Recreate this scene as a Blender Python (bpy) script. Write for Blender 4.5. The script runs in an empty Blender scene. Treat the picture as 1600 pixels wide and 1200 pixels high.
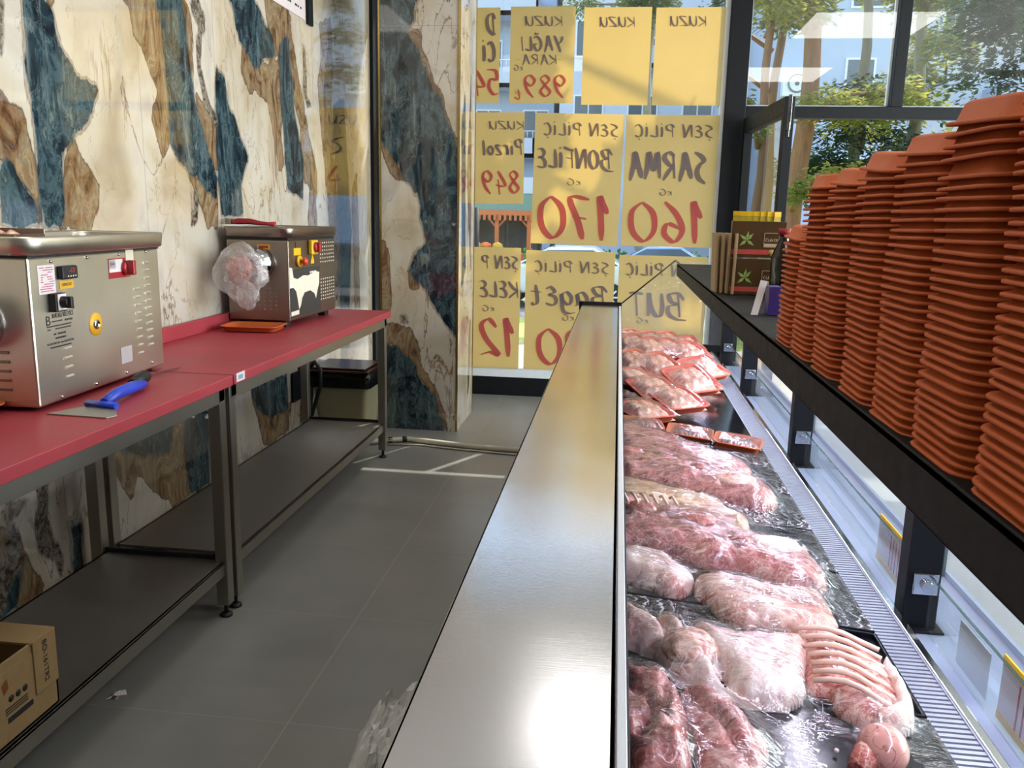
import bpy, bmesh, math, random
import numpy as np
from mathutils import Vector, Matrix, Euler, noise
random.seed(7)
C = bpy.context.scene.collection
SC = bpy.context.scene

# ------------------------------------------------------------ camera
CAM_H = 1.35
yaw, pitch, roll = -.12022, -.1972, .02234
cy, sy, cp, sp = math.cos(yaw), math.sin(yaw), math.cos(pitch), math.sin(pitch)
fw = Vector((sy*cp, cy*cp, sp)); rt = Vector((cy, -sy, 0)); up = rt.cross(fw)
rt2 = rt*math.cos(roll)+up*math.sin(roll); up2 = -rt*math.sin(roll)+up*math.cos(roll)
cam = bpy.data.cameras.new('camera'); camo = bpy.data.objects.new('camera', cam); C.objects.link(camo)
camo.matrix_world = Matrix(((rt2.x, up2.x, -fw.x, 0), (rt2.y, up2.y, -fw.y, 0), (rt2.z, up2.z, -fw.z, CAM_H), (0, 0, 0, 1)))
cam.sensor_width = 36; cam.sensor_fit = 'HORIZONTAL'; cam.lens = 1317.3/1600*36
cam.clip_start = .02; cam.clip_end = 400
SC.camera = camo

# ------------------------------------------------------------ world, sun, room lamps, side fill light, exposure
SC.view_settings.view_transform = 'Standard'
SC.view_settings.look = 'None'
SC.view_settings.gamma = 1
SC.view_settings.use_curve_mapping = False
SC.view_settings.exposure = 0.3
world = bpy.data.worlds.new('sky'); SC.world = world; world.use_nodes = True
wn = world.node_tree; bg = wn.nodes['Background']
sky = wn.nodes.new('ShaderNodeTexSky'); sky.sky_type = 'NISHITA'; sky.sun_disc = False
sky.sun_elevation = math.radians(58); sky.sun_rotation = math.radians(40); sky.air_density = 1.3; sky.dust_density = 2.5
wn.links.new(sky.outputs[0], bg.inputs[0]); bg.inputs[1].default_value = .55
sun = bpy.data.lights.new('sun', 'SUN'); suno = bpy.data.objects.new('sun', sun); C.objects.link(suno)
sun.energy = 7.5; sun.angle = .009; sun.color = (1, .95, .86)
suno.rotation_euler = (math.radians(-34), math.radians(22), 0)      # shines from the street side, high
def area(name, loc, rot, sx, sy_, power, col=(1, 1, 1)):
    l = bpy.data.lights.new(name, 'AREA'); l.shape = 'RECTANGLE'; l.size = sx; l.size_y = sy_; l.energy = power; l.color = col
    o = bpy.data.objects.new(name, l); C.objects.link(o); o.location = loc; o.rotation_euler = rot
    return o
for k, (x, y, p) in enumerate(((-.9, 1.8, 13), (-.1, 4.3, 4), (1.9, 1.0, 26), (2.2, 3.8, 26))):
    area('ceiling_panel_light', (x, y, 3.17), (0, 0, 0), .5 if k == 1 else 1.1, .5 if k == 1 else 1.1, p, (1, .97, .92))
area('side_fill_light', (4.9, 3.4, 1.6), (0, math.radians(90), 0), 2.6, 5.4, 480, (.97, .98, 1))  # added fill light beyond the unseen side window, brightens the shop
area('case_led_strip', (.53, 2.3, 1.037), (0, math.radians(14), 0), .02, 4.6, 17, (.84, .8, 1))
SC.cycles.use_denoising = True
SC.cycles.max_bounces = 10; SC.cycles.transparent_max_bounces = 24; SC.cycles.diffuse_bounces = 4
SC.cycles.caustics_reflective = False; SC.cycles.caustics_refractive = False
SC.cycles.sample_clamp_indirect = 6

# ------------------------------------------------------------ object helpers
def wm(o):
    m = o.matrix_basis.copy()
    return wm(o.parent) @ m if o.parent else m
def tag(o, label=None, cat=None, group=None, kind=None):
    if label: o['label'] = label
    if cat: o['category'] = cat
    if group: o['group'] = group
    if kind: o['kind'] = kind
    return o
def thing(name, label, cat, loc=(0, 0, 0), rz=0, group=None):
    o = bpy.data.objects.new(name, None); C.objects.link(o); o.empty_display_size = .05
    o.location = loc; o.rotation_euler = (0, 0, rz)
    return tag(o, label, cat, group)
def dup(o, parent=None):
    c = o.copy(); C.objects.link(c); c.parent = parent
    for ch in list(o.children):
        dup(ch, c)
    return c

class MB:
    def __init__(s): s.v = []; s.f = []; s.sm = []; s.mi = []; s.at = None
    def add(s, vs, fs, smooth=False, mi=0, M=None):
        b = len(s.v)
        if M is not None: vs = [M @ Vector(p) for p in vs]
        s.v += [tuple(p) for p in vs]
        for f in fs: s.f.append([b+i for i in f]); s.sm.append(smooth); s.mi.append(mi)
        return s
    def box(s, x0, x1, y0, y1, z0, z1, M=None, mi=0):
        vs = [(x, y, z) for z in (z0, z1) for y in (y0, y1) for x in (x0, x1)]
        return s.add(vs, [(0, 2, 3, 1), (4, 5, 7, 6), (0, 1, 5, 4), (2, 6, 7, 3), (0, 4, 6, 2), (1, 3, 7, 5)], M=M, mi=mi)
    def quad(s, a, b, c, d, mi=0): return s.add([a, b, c, d], [(0, 1, 2, 3)], mi=mi)
    def tube(s, path, r, n=10, caps=True, mi=0, flat=1.0):
        path = [Vector(p) for p in path]; N = len(path)
        rs = r if isinstance(r, (list, tuple)) else [r]*N
        vs = []; nrm = None
        for i, p in enumerate(path):
            t = (path[min(i+1, N-1)]-path[max(i-1, 0)]).normalized()
            if nrm is None:
                nrm = t.orthogonal().normalized()
            nrm = (nrm-t*nrm.dot(t)).normalized(); bn = t.cross(nrm)
            for k in range(n):
                a = 2*math.pi*k/n
                vs.append(p+(nrm*math.cos(a)+bn*math.sin(a)*flat)*rs[i])
        fs = [(i*n+k, i*n+(k+1) % n, (i+1)*n+(k+1) % n, (i+1)*n+k) for i in range(N-1) for k in range(n)]
        s.add(vs, fs, True, mi)
        if caps:
            b = len(s.v)-len(vs)
            s.f.append([b+k for k in range(n)][::-1]); s.sm.append(False); s.mi.append(mi)
            s.f.append([b+(N-1)*n+k for k in range(n)]); s.sm.append(False); s.mi.append(mi)
        return s
    def cyl(s, a, b, r, r2=None, n=20, mi=0): return s.tube([a, b], [r, r if r2 is None else r2], n, True, mi)
    def lathe(s, prof, c=(0, 0, 0), n=24, M=None, mi=0):
        vs = []; m = len(prof)
        for (r, z) in prof:
            for k in range(n):
                a = 2*math.pi*k/n; vs.append((c[0]+r*math.cos(a), c[1]+r*math.sin(a), c[2]+z))
        fs = [(i*n+k, i*n+(k+1) % n, (i+1)*n+(k+1) % n, (i+1)*n+k) for i in range(m-1) for k in range(n)]
        s.add(vs, fs, True, mi, M)
        return s
    def prism(s, poly, z0, z1, M=None, mi=0):
        n = len(poly)
        vs = [(x, y, z0) for x, y in poly]+[(x, y, z1) for x, y in poly]
        fs = [tuple(range(n))[::-1], tuple(range(n, 2*n))]+[(i, (i+1) % n, n+(i+1) % n, n+i) for i in range(n)]
        return s.add(vs, fs, M=M, mi=mi)
    def build(s, name, mat, parent=None, local=False, bevel=0, attrs=None, solid=0):
        me = bpy.data.meshes.new(name)
        vs = s.v
        if parent is not None and not local:
            iv = wm(parent).inverted(); vs = [iv @ Vector(p) for p in vs]
        me.from_pydata([tuple(p) for p in vs], [], s.f)
        me.polygons.foreach_set('use_smooth', s.sm)
        for m in (mat if isinstance(mat, (list, tuple)) else [mat]): me.materials.append(m)
        me.polygons.foreach_set('material_index', s.mi)
        if attrs:
            for k, a in attrs.items():
                at = me.attributes.new(k, 'FLOAT', 'POINT'); at.data.foreach_set('value', np.asarray(a, dtype=np.float32))
        bm = bmesh.new(); bm.from_mesh(me); bmesh.ops.recalc_face_normals(bm, faces=bm.faces[:]) if attrs is None else None
        bm.to_mesh(me); bm.free(); me.update()
        o = bpy.data.objects.new(name, me); C.objects.link(o); o.parent = parent
        if bevel:
            b = o.modifiers.new('bevel', 'BEVEL'); b.width = bevel; b.segments = 2; b.limit_method = 'ANGLE'; b.angle_limit = .6
        if solid:
            b = o.modifiers.new('thick', 'SOLIDIFY'); b.thickness = solid
        return o
def struct(name, mb, mat, parent=None, **k):
    o = mb.build(name, mat, parent, **k)
    if parent is None: o['kind'] = 'structure'
    return o

# ------------------------------------------------------------ materials
def newmat(name):
    m = bpy.data.materials.new(name); m.use_nodes = True
    nt = m.node_tree
    return m, nt, nt.nodes['Principled BSDF'], nt.nodes['Material Output']
def N(nt, t, **k):
    n = nt.nodes.new('ShaderNode'+t)
    for a, b in k.items():
        if a == 'ins':
            for i, v in b.items(): n.inputs[i].default_value = v
        else: setattr(n, a, b)
    return n
def L(nt, a, b): nt.links.new(a, b)
def hexc(h): 
    h = h.lstrip('#'); return tuple(((int(h[i:i+2], 16)/255+.055)/1.055)**2.4 if int(h[i:i+2], 16) > 10 else int(h[i:i+2], 16)/255/12.92 for i in (0, 2, 4))+(1,)
def coords(nt, kind='Object', scale=(1, 1, 1)):
    tc = N(nt, 'TexCoord'); mp = N(nt, 'Mapping'); mp.inputs['Scale'].default_value = scale
    L(nt, tc.outputs[kind], mp.inputs[0]); return mp.outputs[0]
def ramp(nt, fac, stops, interp='LINEAR'):
    r = N(nt, 'ValToRGB'); cr = r.color_ramp; cr.interpolation = interp
    cr.elements[0].position = stops[0][0]; cr.elements[0].color = hexc(stops[0][1])
    cr.elements[1].position = stops[-1][0]; cr.elements[1].color = hexc(stops[-1][1])
    for p, c in stops[1:-1]:
        e = cr.elements.new(p); e.color = hexc(c)
    L(nt, fac, r.inputs[0]); return r.outputs[0]
def math_(nt, op, a, b=None, clamp=False):
    n = N(nt, 'Math', operation=op); n.use_clamp = clamp
    for i, v in enumerate((a, b)):
        if v is None: continue
        if isinstance(v, (int, float)): n.inputs[i].default_value = v
        else: L(nt, v, n.inputs[i])
    return n.outputs[0]
def mixc(nt, fac, a, b):
    n = N(nt, 'Mix', data_type='RGBA')
    for i, v in ((0, fac), (6, a), (7, b)):
        if isinstance(v, (int, float)): n.inputs[i].default_value = v
        elif isinstance(v, str): n.inputs[i].default_value = hexc(v)
        else: L(nt, v, n.inputs[i])
    return n.outputs[2]
def bump(nt, bs, h, dist=.002, strength=1.0):
    b = N(nt, 'Bump'); b.inputs['Strength'].default_value = strength; b.inputs['Distance'].default_value = dist
    L(nt, h, b.inputs['Height']); L(nt, b.outputs[0], bs.inputs['Normal']); return b
def plain(name, col, rough=.5, metal=0, var=.08, vscale=30, bmp=0, spec=.5, stretch=(1, 1, 1), coat=0):
    m, nt, bs, out = newmat(name)
    co = coords(nt, scale=stretch); nz = N(nt, 'TexNoise', ins={'Scale': vscale, 'Detail': 5})
    L(nt, co, nz.inputs['Vector'])
    c = hexc(col); lo = [max(0, v*(1-var*1.6)) for v in c[:3]]; hi = [min(1, v*(1+var*1.6)) for v in c[:3]]
    mr = N(nt, 'Mix', data_type='RGBA'); mr.inputs[6].default_value = (*lo, 1); mr.inputs[7].default_value = (*hi, 1)
    L(nt, nz.outputs[0], mr.inputs[0]); L(nt, mr.outputs[2], bs.inputs['Base Color'])
    bs.inputs['Metallic'].default_value = metal; bs.inputs['Specular IOR Level'].default_value = spec
    rr = math_(nt, 'MULTIPLY_ADD', nz.outputs[0], rough*.4); rr.node.inputs[2].default_value = rough*.8
    L(nt, rr, bs.inputs['Roughness'])
    if coat: bs.inputs['Coat Weight'].default_value = coat; bs.inputs['Coat Roughness'].default_value = .08
    if bmp: bump(nt, bs, nz.outputs[0], bmp)
    return m
def steel(name, col='#a9a8a4', rough=.28, axis=(3, 60, 60), b=.0004, scratches=0, big=0):
    m, nt, bs, out = newmat(name)
    nz = N(nt, 'TexNoise', ins={'Scale': 6, 'Detail': 6, 'Roughness': .7}); L(nt, coords(nt, scale=axis), nz.inputs['Vector'])
    n2 = N(nt, 'TexNoise', ins={'Scale': 3, 'Detail': 4}); L(nt, coords(nt), n2.inputs['Vector'])
    c = hexc(col)
    mr = N(nt, 'Mix', data_type='RGBA'); mr.inputs[6].default_value = (*[v*.82 for v in c[:3]], 1); mr.inputs[7].default_value = (*[min(1, v*1.12) for v in c[:3]], 1)
    L(nt, n2.outputs[0], mr.inputs[0]); L(nt, mr.outputs[2], bs.inputs['Base Color'])
    bs.inputs['Metallic'].default_value = 1
    r0 = math_(nt, 'MULTIPLY_ADD', n2.outputs[0], rough*.5); r0.node.inputs[2].default_value = rough*.75
    L(nt, r0, bs.inputs['Roughness'])
    h = nz.outputs[0]
    if scratches:
        n3 = N(nt, 'TexNoise', ins={'Scale': 1.3, 'Detail': 2}); L(nt, coords(nt), n3.inputs['Vector'])
        vr = N(nt, 'TexVoronoi', feature='DISTANCE_TO_EDGE', ins={'Scale': 5}); 
        ad = N(nt, 'VectorMath', operation='MULTIPLY_ADD'); L(nt, n3.outputs[1], ad.inputs[0]); ad.inputs[1].default_value = (.4, .4, .4); L(nt, coords(nt), ad.inputs[2]); L(nt, ad.outputs[0], vr.inputs['Vector'])
        sm = N(nt, 'MapRange', ins={1: 0, 2: .006, 3: 1, 4: 0}); L(nt, vr.outputs[0], sm.inputs[0])
        h = math_(nt, 'ADD', h, math_(nt, 'MULTIPLY', sm.outputs[0], 0.0))
        if big:
            n4 = N(nt, 'TexNoise', ins={'Scale': 2.2, 'Detail': 1}); L(nt, coords(nt), n4.inputs['Vector'])
            h = math_(nt, 'ADD', h, math_(nt, 'MULTIPLY', n4.outputs[0], big))
    bump(nt, bs, h, b)
    return m
def fresnel(nt, ior):
    """the same reflectance from both sides of a thin sheet"""
    fr = N(nt, 'Fresnel'); ge = N(nt, 'NewGeometry'); mr = N(nt, 'MapRange', ins={3: ior, 4: 1/ior})
    L(nt, ge.outputs['Backfacing'], mr.inputs[0]); L(nt, mr.outputs[0], fr.inputs[0]); return fr
def glass(name, tint=(.93, .97, .95), refl=1.0, rough=.0, dirt=0.0, ior=1.45, bmp=0, bscale=20, stretch=(1, 1, 1), white=(.9, .9, .92)):
    m, nt, bs, out = newmat(name); nt.nodes.remove(bs)
    tr = N(nt, 'BsdfTransparent'); tr.inputs[0].default_value = (*tint, 1)
    gl = N(nt, 'BsdfGlossy'); gl.inputs['Roughness'].default_value = rough; gl.inputs[0].default_value = (refl, refl, refl, 1)
    fr = fresnel(nt, ior)
    mx = N(nt, 'MixShader'); L(nt, fr.outputs[0], mx.inputs[0]); L(nt, tr.outputs[0], mx.inputs[1]); L(nt, gl.outputs[0], mx.inputs[2])
    last = mx.outputs[0]
    if bmp:
        nz = N(nt, 'TexNoise', ins={'Scale': bscale, 'Detail': 4, 'Roughness': .55, 'Distortion': .6}); L(nt, coords(nt, scale=stretch), nz.inputs['Vector'])
        b = N(nt, 'Bump'); b.inputs['Distance'].default_value = bmp; L(nt, nz.outputs[0], b.inputs['Height'])
        L(nt, b.outputs[0], gl.inputs['Normal']); L(nt, b.outputs[0], fr.inputs['Normal'])
    if dirt:
        d = N(nt, 'BsdfDiffuse'); d.inputs[0].default_value = (*white, 1)
        n2 = N(nt, 'TexNoise', ins={'Scale': 4, 'Detail': 6}); L(nt, coords(nt), n2.inputs['Vector'])
        f = N(nt, 'MapRange', ins={1: .45, 2: .8, 3: dirt*.25, 4: dirt}); L(nt, n2.outputs[0], f.inputs[0])
        m2 = N(nt, 'MixShader'); L(nt, f.outputs[0], m2.inputs[0]); L(nt, last, m2.inputs[1]); L(nt, d.outputs[0], m2.inputs[2]); last = m2.outputs[0]
    L(nt, last, out.inputs[0]); return m
def film(name, amt=.02, bscale=20, b=.003, stretch=(1, 1, 1), ior=1.5, rough=.12):
    """cling film: clear sheet, wrinkled, with glossy creases; white highlights and haze painted on"""
    m, nt, bs, out = newmat(name); nt.nodes.remove(bs)
    tr = N(nt, 'BsdfTransparent'); tr.inputs[0].default_value = (.97, .97, .98, 1)
    gl = N(nt, 'BsdfGlossy'); gl.inputs['Roughness'].default_value = rough
    fr = fresnel(nt, ior)
    co = coords(nt, scale=stretch)
    nz = N(nt, 'TexNoise', ins={'Scale': bscale, 'Detail': 3, 'Distortion': 1.2}); L(nt, co, nz.inputs['Vector'])
    wv = N(nt, 'TexWave', ins={'Scale': bscale*.8, 'Distortion': 9, 'Detail': 3, 'Detail Scale': 1.2}); L(nt, co, wv.inputs['Vector'])
    n5 = N(nt, 'TexNoise', ins={'Scale': 5, 'Detail': 1}); L(nt, coords(nt), n5.inputs['Vector'])
    wmask = N(nt, 'MapRange', ins={1: .5, 2: .65}); L(nt, n5.outputs[0], wmask.inputs[0])
    h = math_(nt, 'ADD', nz.outputs[0], math_(nt, 'MULTIPLY', math_(nt, 'MULTIPLY', wv.outputs[1], wmask.outputs[0]), .3))
    bp = N(nt, 'Bump'); bp.inputs['Distance'].default_value = b; L(nt, h, bp.inputs['Height'])
    L(nt, bp.outputs[0], gl.inputs['Normal']); L(nt, bp.outputs[0], fr.inputs['Normal'])
    f = math_(nt, 'ADD', fr.outputs[0], amt, True)
    mx = N(nt, 'MixShader'); L(nt, f, mx.inputs[0]); L(nt, tr.outputs[0], mx.inputs[1]); L(nt, gl.outputs[0], mx.inputs[2])
    d = N(nt, 'BsdfDiffuse'); d.inputs[0].default_value = (.85, .85, .9, 1)
    cr = N(nt, 'MapRange', ins={1: .86, 2: 1.0, 3: 0, 4: .5}); L(nt, wv.outputs[1], cr.inputs[0])  # white streaks painted along the creases as highlights
    hz = N(nt, 'MapRange', ins={1: .35, 2: .75, 3: .0, 4: .07}); L(nt, nz.outputs[0], hz.inputs[0])  # pale haze painted into the film
    cf = math_(nt, 'ADD', math_(nt, 'MULTIPLY', cr.outputs[0], wmask.outputs[0]), hz.outputs[0], True)
    m2 = N(nt, 'MixShader'); L(nt, cf, m2.inputs[0]); L(nt, mx.outputs[0], m2.inputs[1]); L(nt, d.outputs[0], m2.inputs[2])
    L(nt, m2.outputs[0], out.inputs[0]); return m

def marble(name, joints=None):
    """cream marble; attributes teal / rust / dark hold each patch's signed distance, noise frays their edges"""
    m, nt, bs, out = newmat(name)
    co = coords(nt)
    def att(n): a = N(nt, 'Attribute'); a.attribute_name = n; return a.outputs['Fac']
    nA = N(nt, 'TexNoise', ins={'Scale': 6, 'Detail': 8, 'Roughness': .56, 'Distortion': .5}); L(nt, coords(nt, scale=(2.2, 2.2, .6)), nA.inputs['Vector'])
    fray = math_(nt, 'MULTIPLY', math_(nt, 'SUBTRACT', nA.outputs[0], .5), .085)
    def mask(n, w=.006, off=0):
        d = math_(nt, 'ADD', math_(nt, 'ADD', att(n), fray), off); r = N(nt, 'MapRange', ins={1: -w, 2: w}); L(nt, d, r.inputs[0]); return r.outputs[0], d
    # cream ground
    nC = N(nt, 'TexNoise', ins={'Scale': 2.2, 'Detail': 6, 'Distortion': .8}); L(nt, co, nC.inputs['Vector'])
    base = ramp(nt, nC.outputs[0], [(.3, '#a99a82'), (.44, '#c0b5a2'), (.56, '#c6bfb4'), (.75, '#a59c92')])
    # thin veins
    nV = N(nt, 'TexNoise', ins={'Scale': 2.4, 'Detail': 7, 'Roughness': .55, 'Distortion': 1.2}); L(nt, coords(nt, scale=(1.5, 1.5, .55)), nV.inputs['Vector'])
    v1 = math_(nt, 'ABSOLUTE', math_(nt, 'SUBTRACT', nV.outputs[0], .5))
    vr = N(nt, 'MapRange', ins={1: 0, 2: .010, 3: 1, 4: 0}); L(nt, v1, vr.inputs[0])
    nG = N(nt, 'TexNoise', ins={'Scale': 1.6, 'Detail': 2}); L(nt, co, nG.inputs['Vector'])
    gate = N(nt, 'MapRange', ins={1: .42, 2: .58}); L(nt, nG.outputs[0], gate.inputs[0])
    veins = math_(nt, 'MULTIPLY', vr.outputs[0], gate.outputs[0])
    nV2 = N(nt, 'TexNoise', ins={'Scale': 4.2, 'Detail': 6, 'Distortion': .8}); L(nt, coords(nt, scale=(1.2, 1.2, .5)), nV2.inputs['Vector'])
    v2 = math_(nt, 'ABSOLUTE', math_(nt, 'SUBTRACT', nV2.outputs[0], .47))
    vr2 = N(nt, 'MapRange', ins={1: 0, 2: .004, 3: .6, 4: 0}); L(nt, v2, vr2.inputs[0])
    base = mixc(nt, veins, base, '#6f4f30'); base = mixc(nt, vr2.outputs[0], base, '#7d7268')
    # rust
    nR = N(nt, 'TexNoise', ins={'Scale': 6, 'Detail': 9, 'Roughness': .68, 'Distortion': 1.6}); L(nt, coords(nt, scale=(1.7, 1.7, .8)), nR.inputs['Vector'])
    rust = ramp(nt, nR.outputs[0], [(.34, '#44301f'), (.42, '#6b4f38'), (.47, '#85684a'), (.52, '#7f725c'), (.57, '#a08868'), (.63, '#6d5a42'), (.7, '#b9a684')])
    mR, dR = mask('rust', .006, .014)
    edge = N(nt, 'MapRange', ins={1: 0, 2: .006, 3: .9, 4: 0}); L(nt, math_(nt, 'ABSOLUTE', dR), edge.inputs[0])
    c = mixc(nt, mR, base, rust); c = mixc(nt, edge.outputs[0], c, '#4b3322')
    # soft tan clouds
    nS = N(nt, 'TexNoise', ins={'Scale': 2.0, 'Detail': 5, 'Distortion': 1.4}); L(nt, coords(nt, scale=(1.8, 1.8, .5)), nS.inputs['Vector'])
    cs = N(nt, 'MapRange', ins={1: .54, 2: .7, 3: 0, 4: .45}); L(nt, nS.outputs[0], cs.inputs[0])
    base = mixc(nt, cs.outputs[0], base, '#a8926c')
    c = mixc(nt, mR, base, rust); c = mixc(nt, edge.outputs[0], c, '#4b3322')
    # teal
    nT = N(nt, 'TexNoise', ins={'Scale': 4, 'Detail': 9, 'Roughness': .68, 'Distortion': 1.8}); L(nt, coords(nt, scale=(1.6, 1.6, .9)), nT.inputs['Vector'])
    teal = ramp(nt, nT.outputs[0], [(.36, '#0f161e'), (.44, '#1d2b34'), (.5, '#2c3e47'), (.55, '#485c62'), (.6, '#2a3a40'), (.68, '#6e7b78')])
    s1 = math_(nt, 'ABSOLUTE', math_(nt, 'SUBTRACT', nR.outputs[0], .56)); s2 = N(nt, 'MapRange', ins={1: 0, 2: .006, 3: .55, 4: 0}); L(nt, s1, s2.inputs[0])
    teal = mixc(nt, s2.outputs[0], teal, '#a9b3ad')
    tc3 = N(nt, 'TexCoord'); mp3 = N(nt, 'Mapping'); mp3.inputs['Rotation'].default_value = (math.radians(-22), math.radians(25), 0); mp3.inputs['Scale'].default_value = (9, 9, .9); L(nt, tc3.outputs['Object'], mp3.inputs[0])
    nW = N(nt, 'TexNoise', ins={'Scale': 2.2, 'Detail': 8, 'Roughness': .7, 'Distortion': .5}); L(nt, mp3.outputs[0], nW.inputs['Vector'])
    ws = N(nt, 'MapRange', ins={1: .56, 2: .72, 3: 0, 4: .75}); L(nt, nW.outputs[0], ws.inputs[0]); teal = mixc(nt, ws.outputs[0], teal, '#7e8f90')
    wd = N(nt, 'MapRange', ins={1: .3, 2: .46, 3: .8, 4: 0}); L(nt, nW.outputs[0], wd.inputs[0]); teal = mixc(nt, wd.outputs[0], teal, '#10181f')
    mT, dT = mask('teal', .005, .008)
    et = N(nt, 'MapRange', ins={1: 0, 2: .005, 3: .7, 4: 0}); L(nt, math_(nt, 'ABSOLUTE', math_(nt, 'ADD', dT, .006)), et.inputs[0])
    c = mixc(nt, et.outputs[0], c, '#6e5233'); c = mixc(nt, mT, c, teal)
    # dark crackle
    nD = N(nt, 'TexNoise', ins={'Scale': 26, 'Detail': 8, 'Roughness': .7, 'Distortion': 1.5}); L(nt, co, nD.inputs['Vector'])
    dark = ramp(nt, nD.outputs[0], [(.36, '#201a17'), (.48, '#5b5248'), (.56, '#8f8679'), (.7, '#2c2620')])
    mD, dD = mask('dark'); c = mixc(nt, mD, c, dark)
    if joints:
        axis, off, pitch_, zs = joints
        sx = N(nt, 'SeparateXYZ'); L(nt, co, sx.inputs[0])
        u = math_(nt, 'PINGPONG', math_(nt, 'SUBTRACT', sx.outputs[axis], off), pitch_/2)
        jl = math_(nt, 'LESS_THAN', u, .0011)
        jz = math_(nt, 'LESS_THAN', math_(nt, 'ABSOLUTE', math_(nt, 'SUBTRACT', sx.outputs[2], zs)), .0012)
        c = mixc(nt, math_(nt, 'MULTIPLY', math_(nt, 'MAXIMUM', jl, jz), .75), c, '#6d655b')
    L(nt, c, bs.inputs['Base Color'])
    bs.inputs['Roughness'].default_value = .035; bs.inputs['Specular IOR Level'].default_value = .8; bs.inputs['IOR'].default_value = 1.6
    return m

def tile_mat():
    m, nt, bs, out = newmat('grey_floor_tile')
    co = coords(nt); sx = N(nt, 'SeparateXYZ'); L(nt, co, sx.inputs[0])
    n1 = N(nt, 'TexNoise', ins={'Scale': 2.3, 'Detail': 9, 'Roughness': .62}); L(nt, co, n1.inputs['Vector'])
    n2 = N(nt, 'TexNoise', ins={'Scale': 5, 'Detail': 7, 'Roughness': .6}); L(nt, coords(nt, scale=(.6, 1.6, 1)), n2.inputs['Vector'])
    f = math_(nt, 'MULTIPLY_ADD', n1.outputs[0], .65); L(nt, math_(nt, 'MULTIPLY', n2.outputs[0], .35), f.node.inputs[2])
    c = ramp(nt, f, [(.2, '#737471'), (.5, '#81817e'), (.8, '#8f8d88')])
    gx = math_(nt, 'LESS_THAN', math_(nt, 'PINGPONG', math_(nt, 'ADD', sx.outputs[0], .822), .3075), .0016)
    gy = math_(nt, 'LESS_THAN', math_(nt, 'PINGPONG', math_(nt, 'SUBTRACT', sx.outputs[1], 1.955), .3075), .0014)
    g = math_(nt, 'MAXIMUM', gx, math_(nt, 'MULTIPLY', gy, .7))
    c = mixc(nt, math_(nt, 'MULTIPLY', g, .75), c, '#a3a09a')
    L(nt, c, bs.inputs['Base Color'])
    r = N(nt, 'MapRange', ins={1: .0, 2: 1, 3: .24, 4: .42}); L(nt, n2.outputs[0], r.inputs[0]); L(nt, r.outputs[0], bs.inputs['Roughness'])
    bump(nt, bs, math_(nt, 'MULTIPLY', g, -1), .0006)
    return m

def meat_mat(name, pink='#c98a84', red='#9a3a34', fat='#e6cdc0', bias=.5, scale=9, wet=.5, stretch=(1, 2.2, 1)):
    m, nt, bs, out = newmat(name)
    co = coords(nt, scale=stretch)
    n1 = N(nt, 'TexNoise', ins={'Scale': scale, 'Detail': 6, 'Roughness': .62, 'Distortion': 1.4}); L(nt, co, n1.inputs['Vector'])
    n2 = N(nt, 'TexNoise', ins={'Scale': scale*2.6, 'Detail': 7, 'Roughness': .6, 'Distortion': 2.0}); L(nt, coords(nt), n2.inputs['Vector'])
    c1 = ramp(nt, n1.outputs[0], [(bias-.13, red), (bias-.04, pink), (bias+.03, pink), (bias+.11, fat)])
    v = math_(nt, 'ABSOLUTE', math_(nt, 'SUBTRACT', n2.outputs[0], .5)); vr = N(nt, 'MapRange', ins={1: 0, 2: .03, 3: .8, 4: 0}); L(nt, v, vr.inputs[0])
    n7 = N(nt, 'TexNoise', ins={'Scale': 3.2, 'Detail': 2}); L(nt, coords(nt), n7.inputs['Vector'])
    big_ = N(nt, 'MapRange', ins={1: .5, 2: .64, 3: 0, 4: .6}); L(nt, n7.outputs[0], big_.inputs[0])
    c1 = mixc(nt, big_.outputs[0], c1, red)
    c = mixc(nt, vr.outputs[0], c1, fat)
    dk = N(nt, 'MapRange', ins={1: .58, 2: .72, 3: 0, 4: .75}); L(nt, n2.outputs[0], dk.inputs[0])
    c = mixc(nt, dk.outputs[0], c, red)
    L(nt, c, bs.inputs['Base Color'])
    bs.inputs['Roughness'].default_value = .32; bs.inputs['Subsurface Weight'].default_value = .12; bs.inputs['Subsurface Radius'].default_value = (.01, .004, .003)
    bs.inputs['Subsurface Scale'].default_value = .6
    bs.inputs['Coat Weight'].default_value = wet; bs.inputs['Coat Roughness'].default_value = .12
    bump(nt, bs, math_(nt, 'ADD', n2.outputs[0], math_(nt, 'MULTIPLY', n1.outputs[0], 2)), .003)
    return m

M = {}
M['tile'] = tile_mat(); M['room_grey'] = plain('grey_back_wall', '#6f6c68', .8)
M['marble_wall'] = marble('polished_marble_slab', (1, 2.49, .615, 2.42))
M['marble_pillar'] = marble('polished_marble_pillar_slab', (0, -3, 9, 2.42))
M['white'] = plain('white_plaster', '#c9c8c4', .8)
M['white_pvc'] = plain('white_strip', '#e6ecf2', .35, var=.03)
M['gold'] = plain('brass_trim', '#b59a58', .22, 1)
M['black'] = plain('black_powder_coat', '#08090c', .6, spec=.25, var=.1, bmp=.0002)
M['frame'] = plain('anthracite_aluminium', '#0b0f15', .6, var=.1, spec=.25)
M['dark'] = plain('dark_rubber', '#0d0d0f', .55)
M['steel'] = steel('brushed_steel', '#b2aea6', .26, (40, 3, 40))
M['steelv'] = M['legs'] = steel('brushed_steel_upright', '#a8a49a', .36, (40, 40, 2))
M['shelf_steel'] = steel('worn_shelf_steel', '#a5a19b', .45, (4, 30, 30), .0004)
M['worktop'] = steel('scratched_worktop_steel', '#dcdce2', .17, (3, 60, 3), .00007, scratches=1, big=60)
M['bodysteel'] = steel('machine_steel', '#cfc8ba', .34, (2, 40, 2), .0003, scratches=0)
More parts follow.
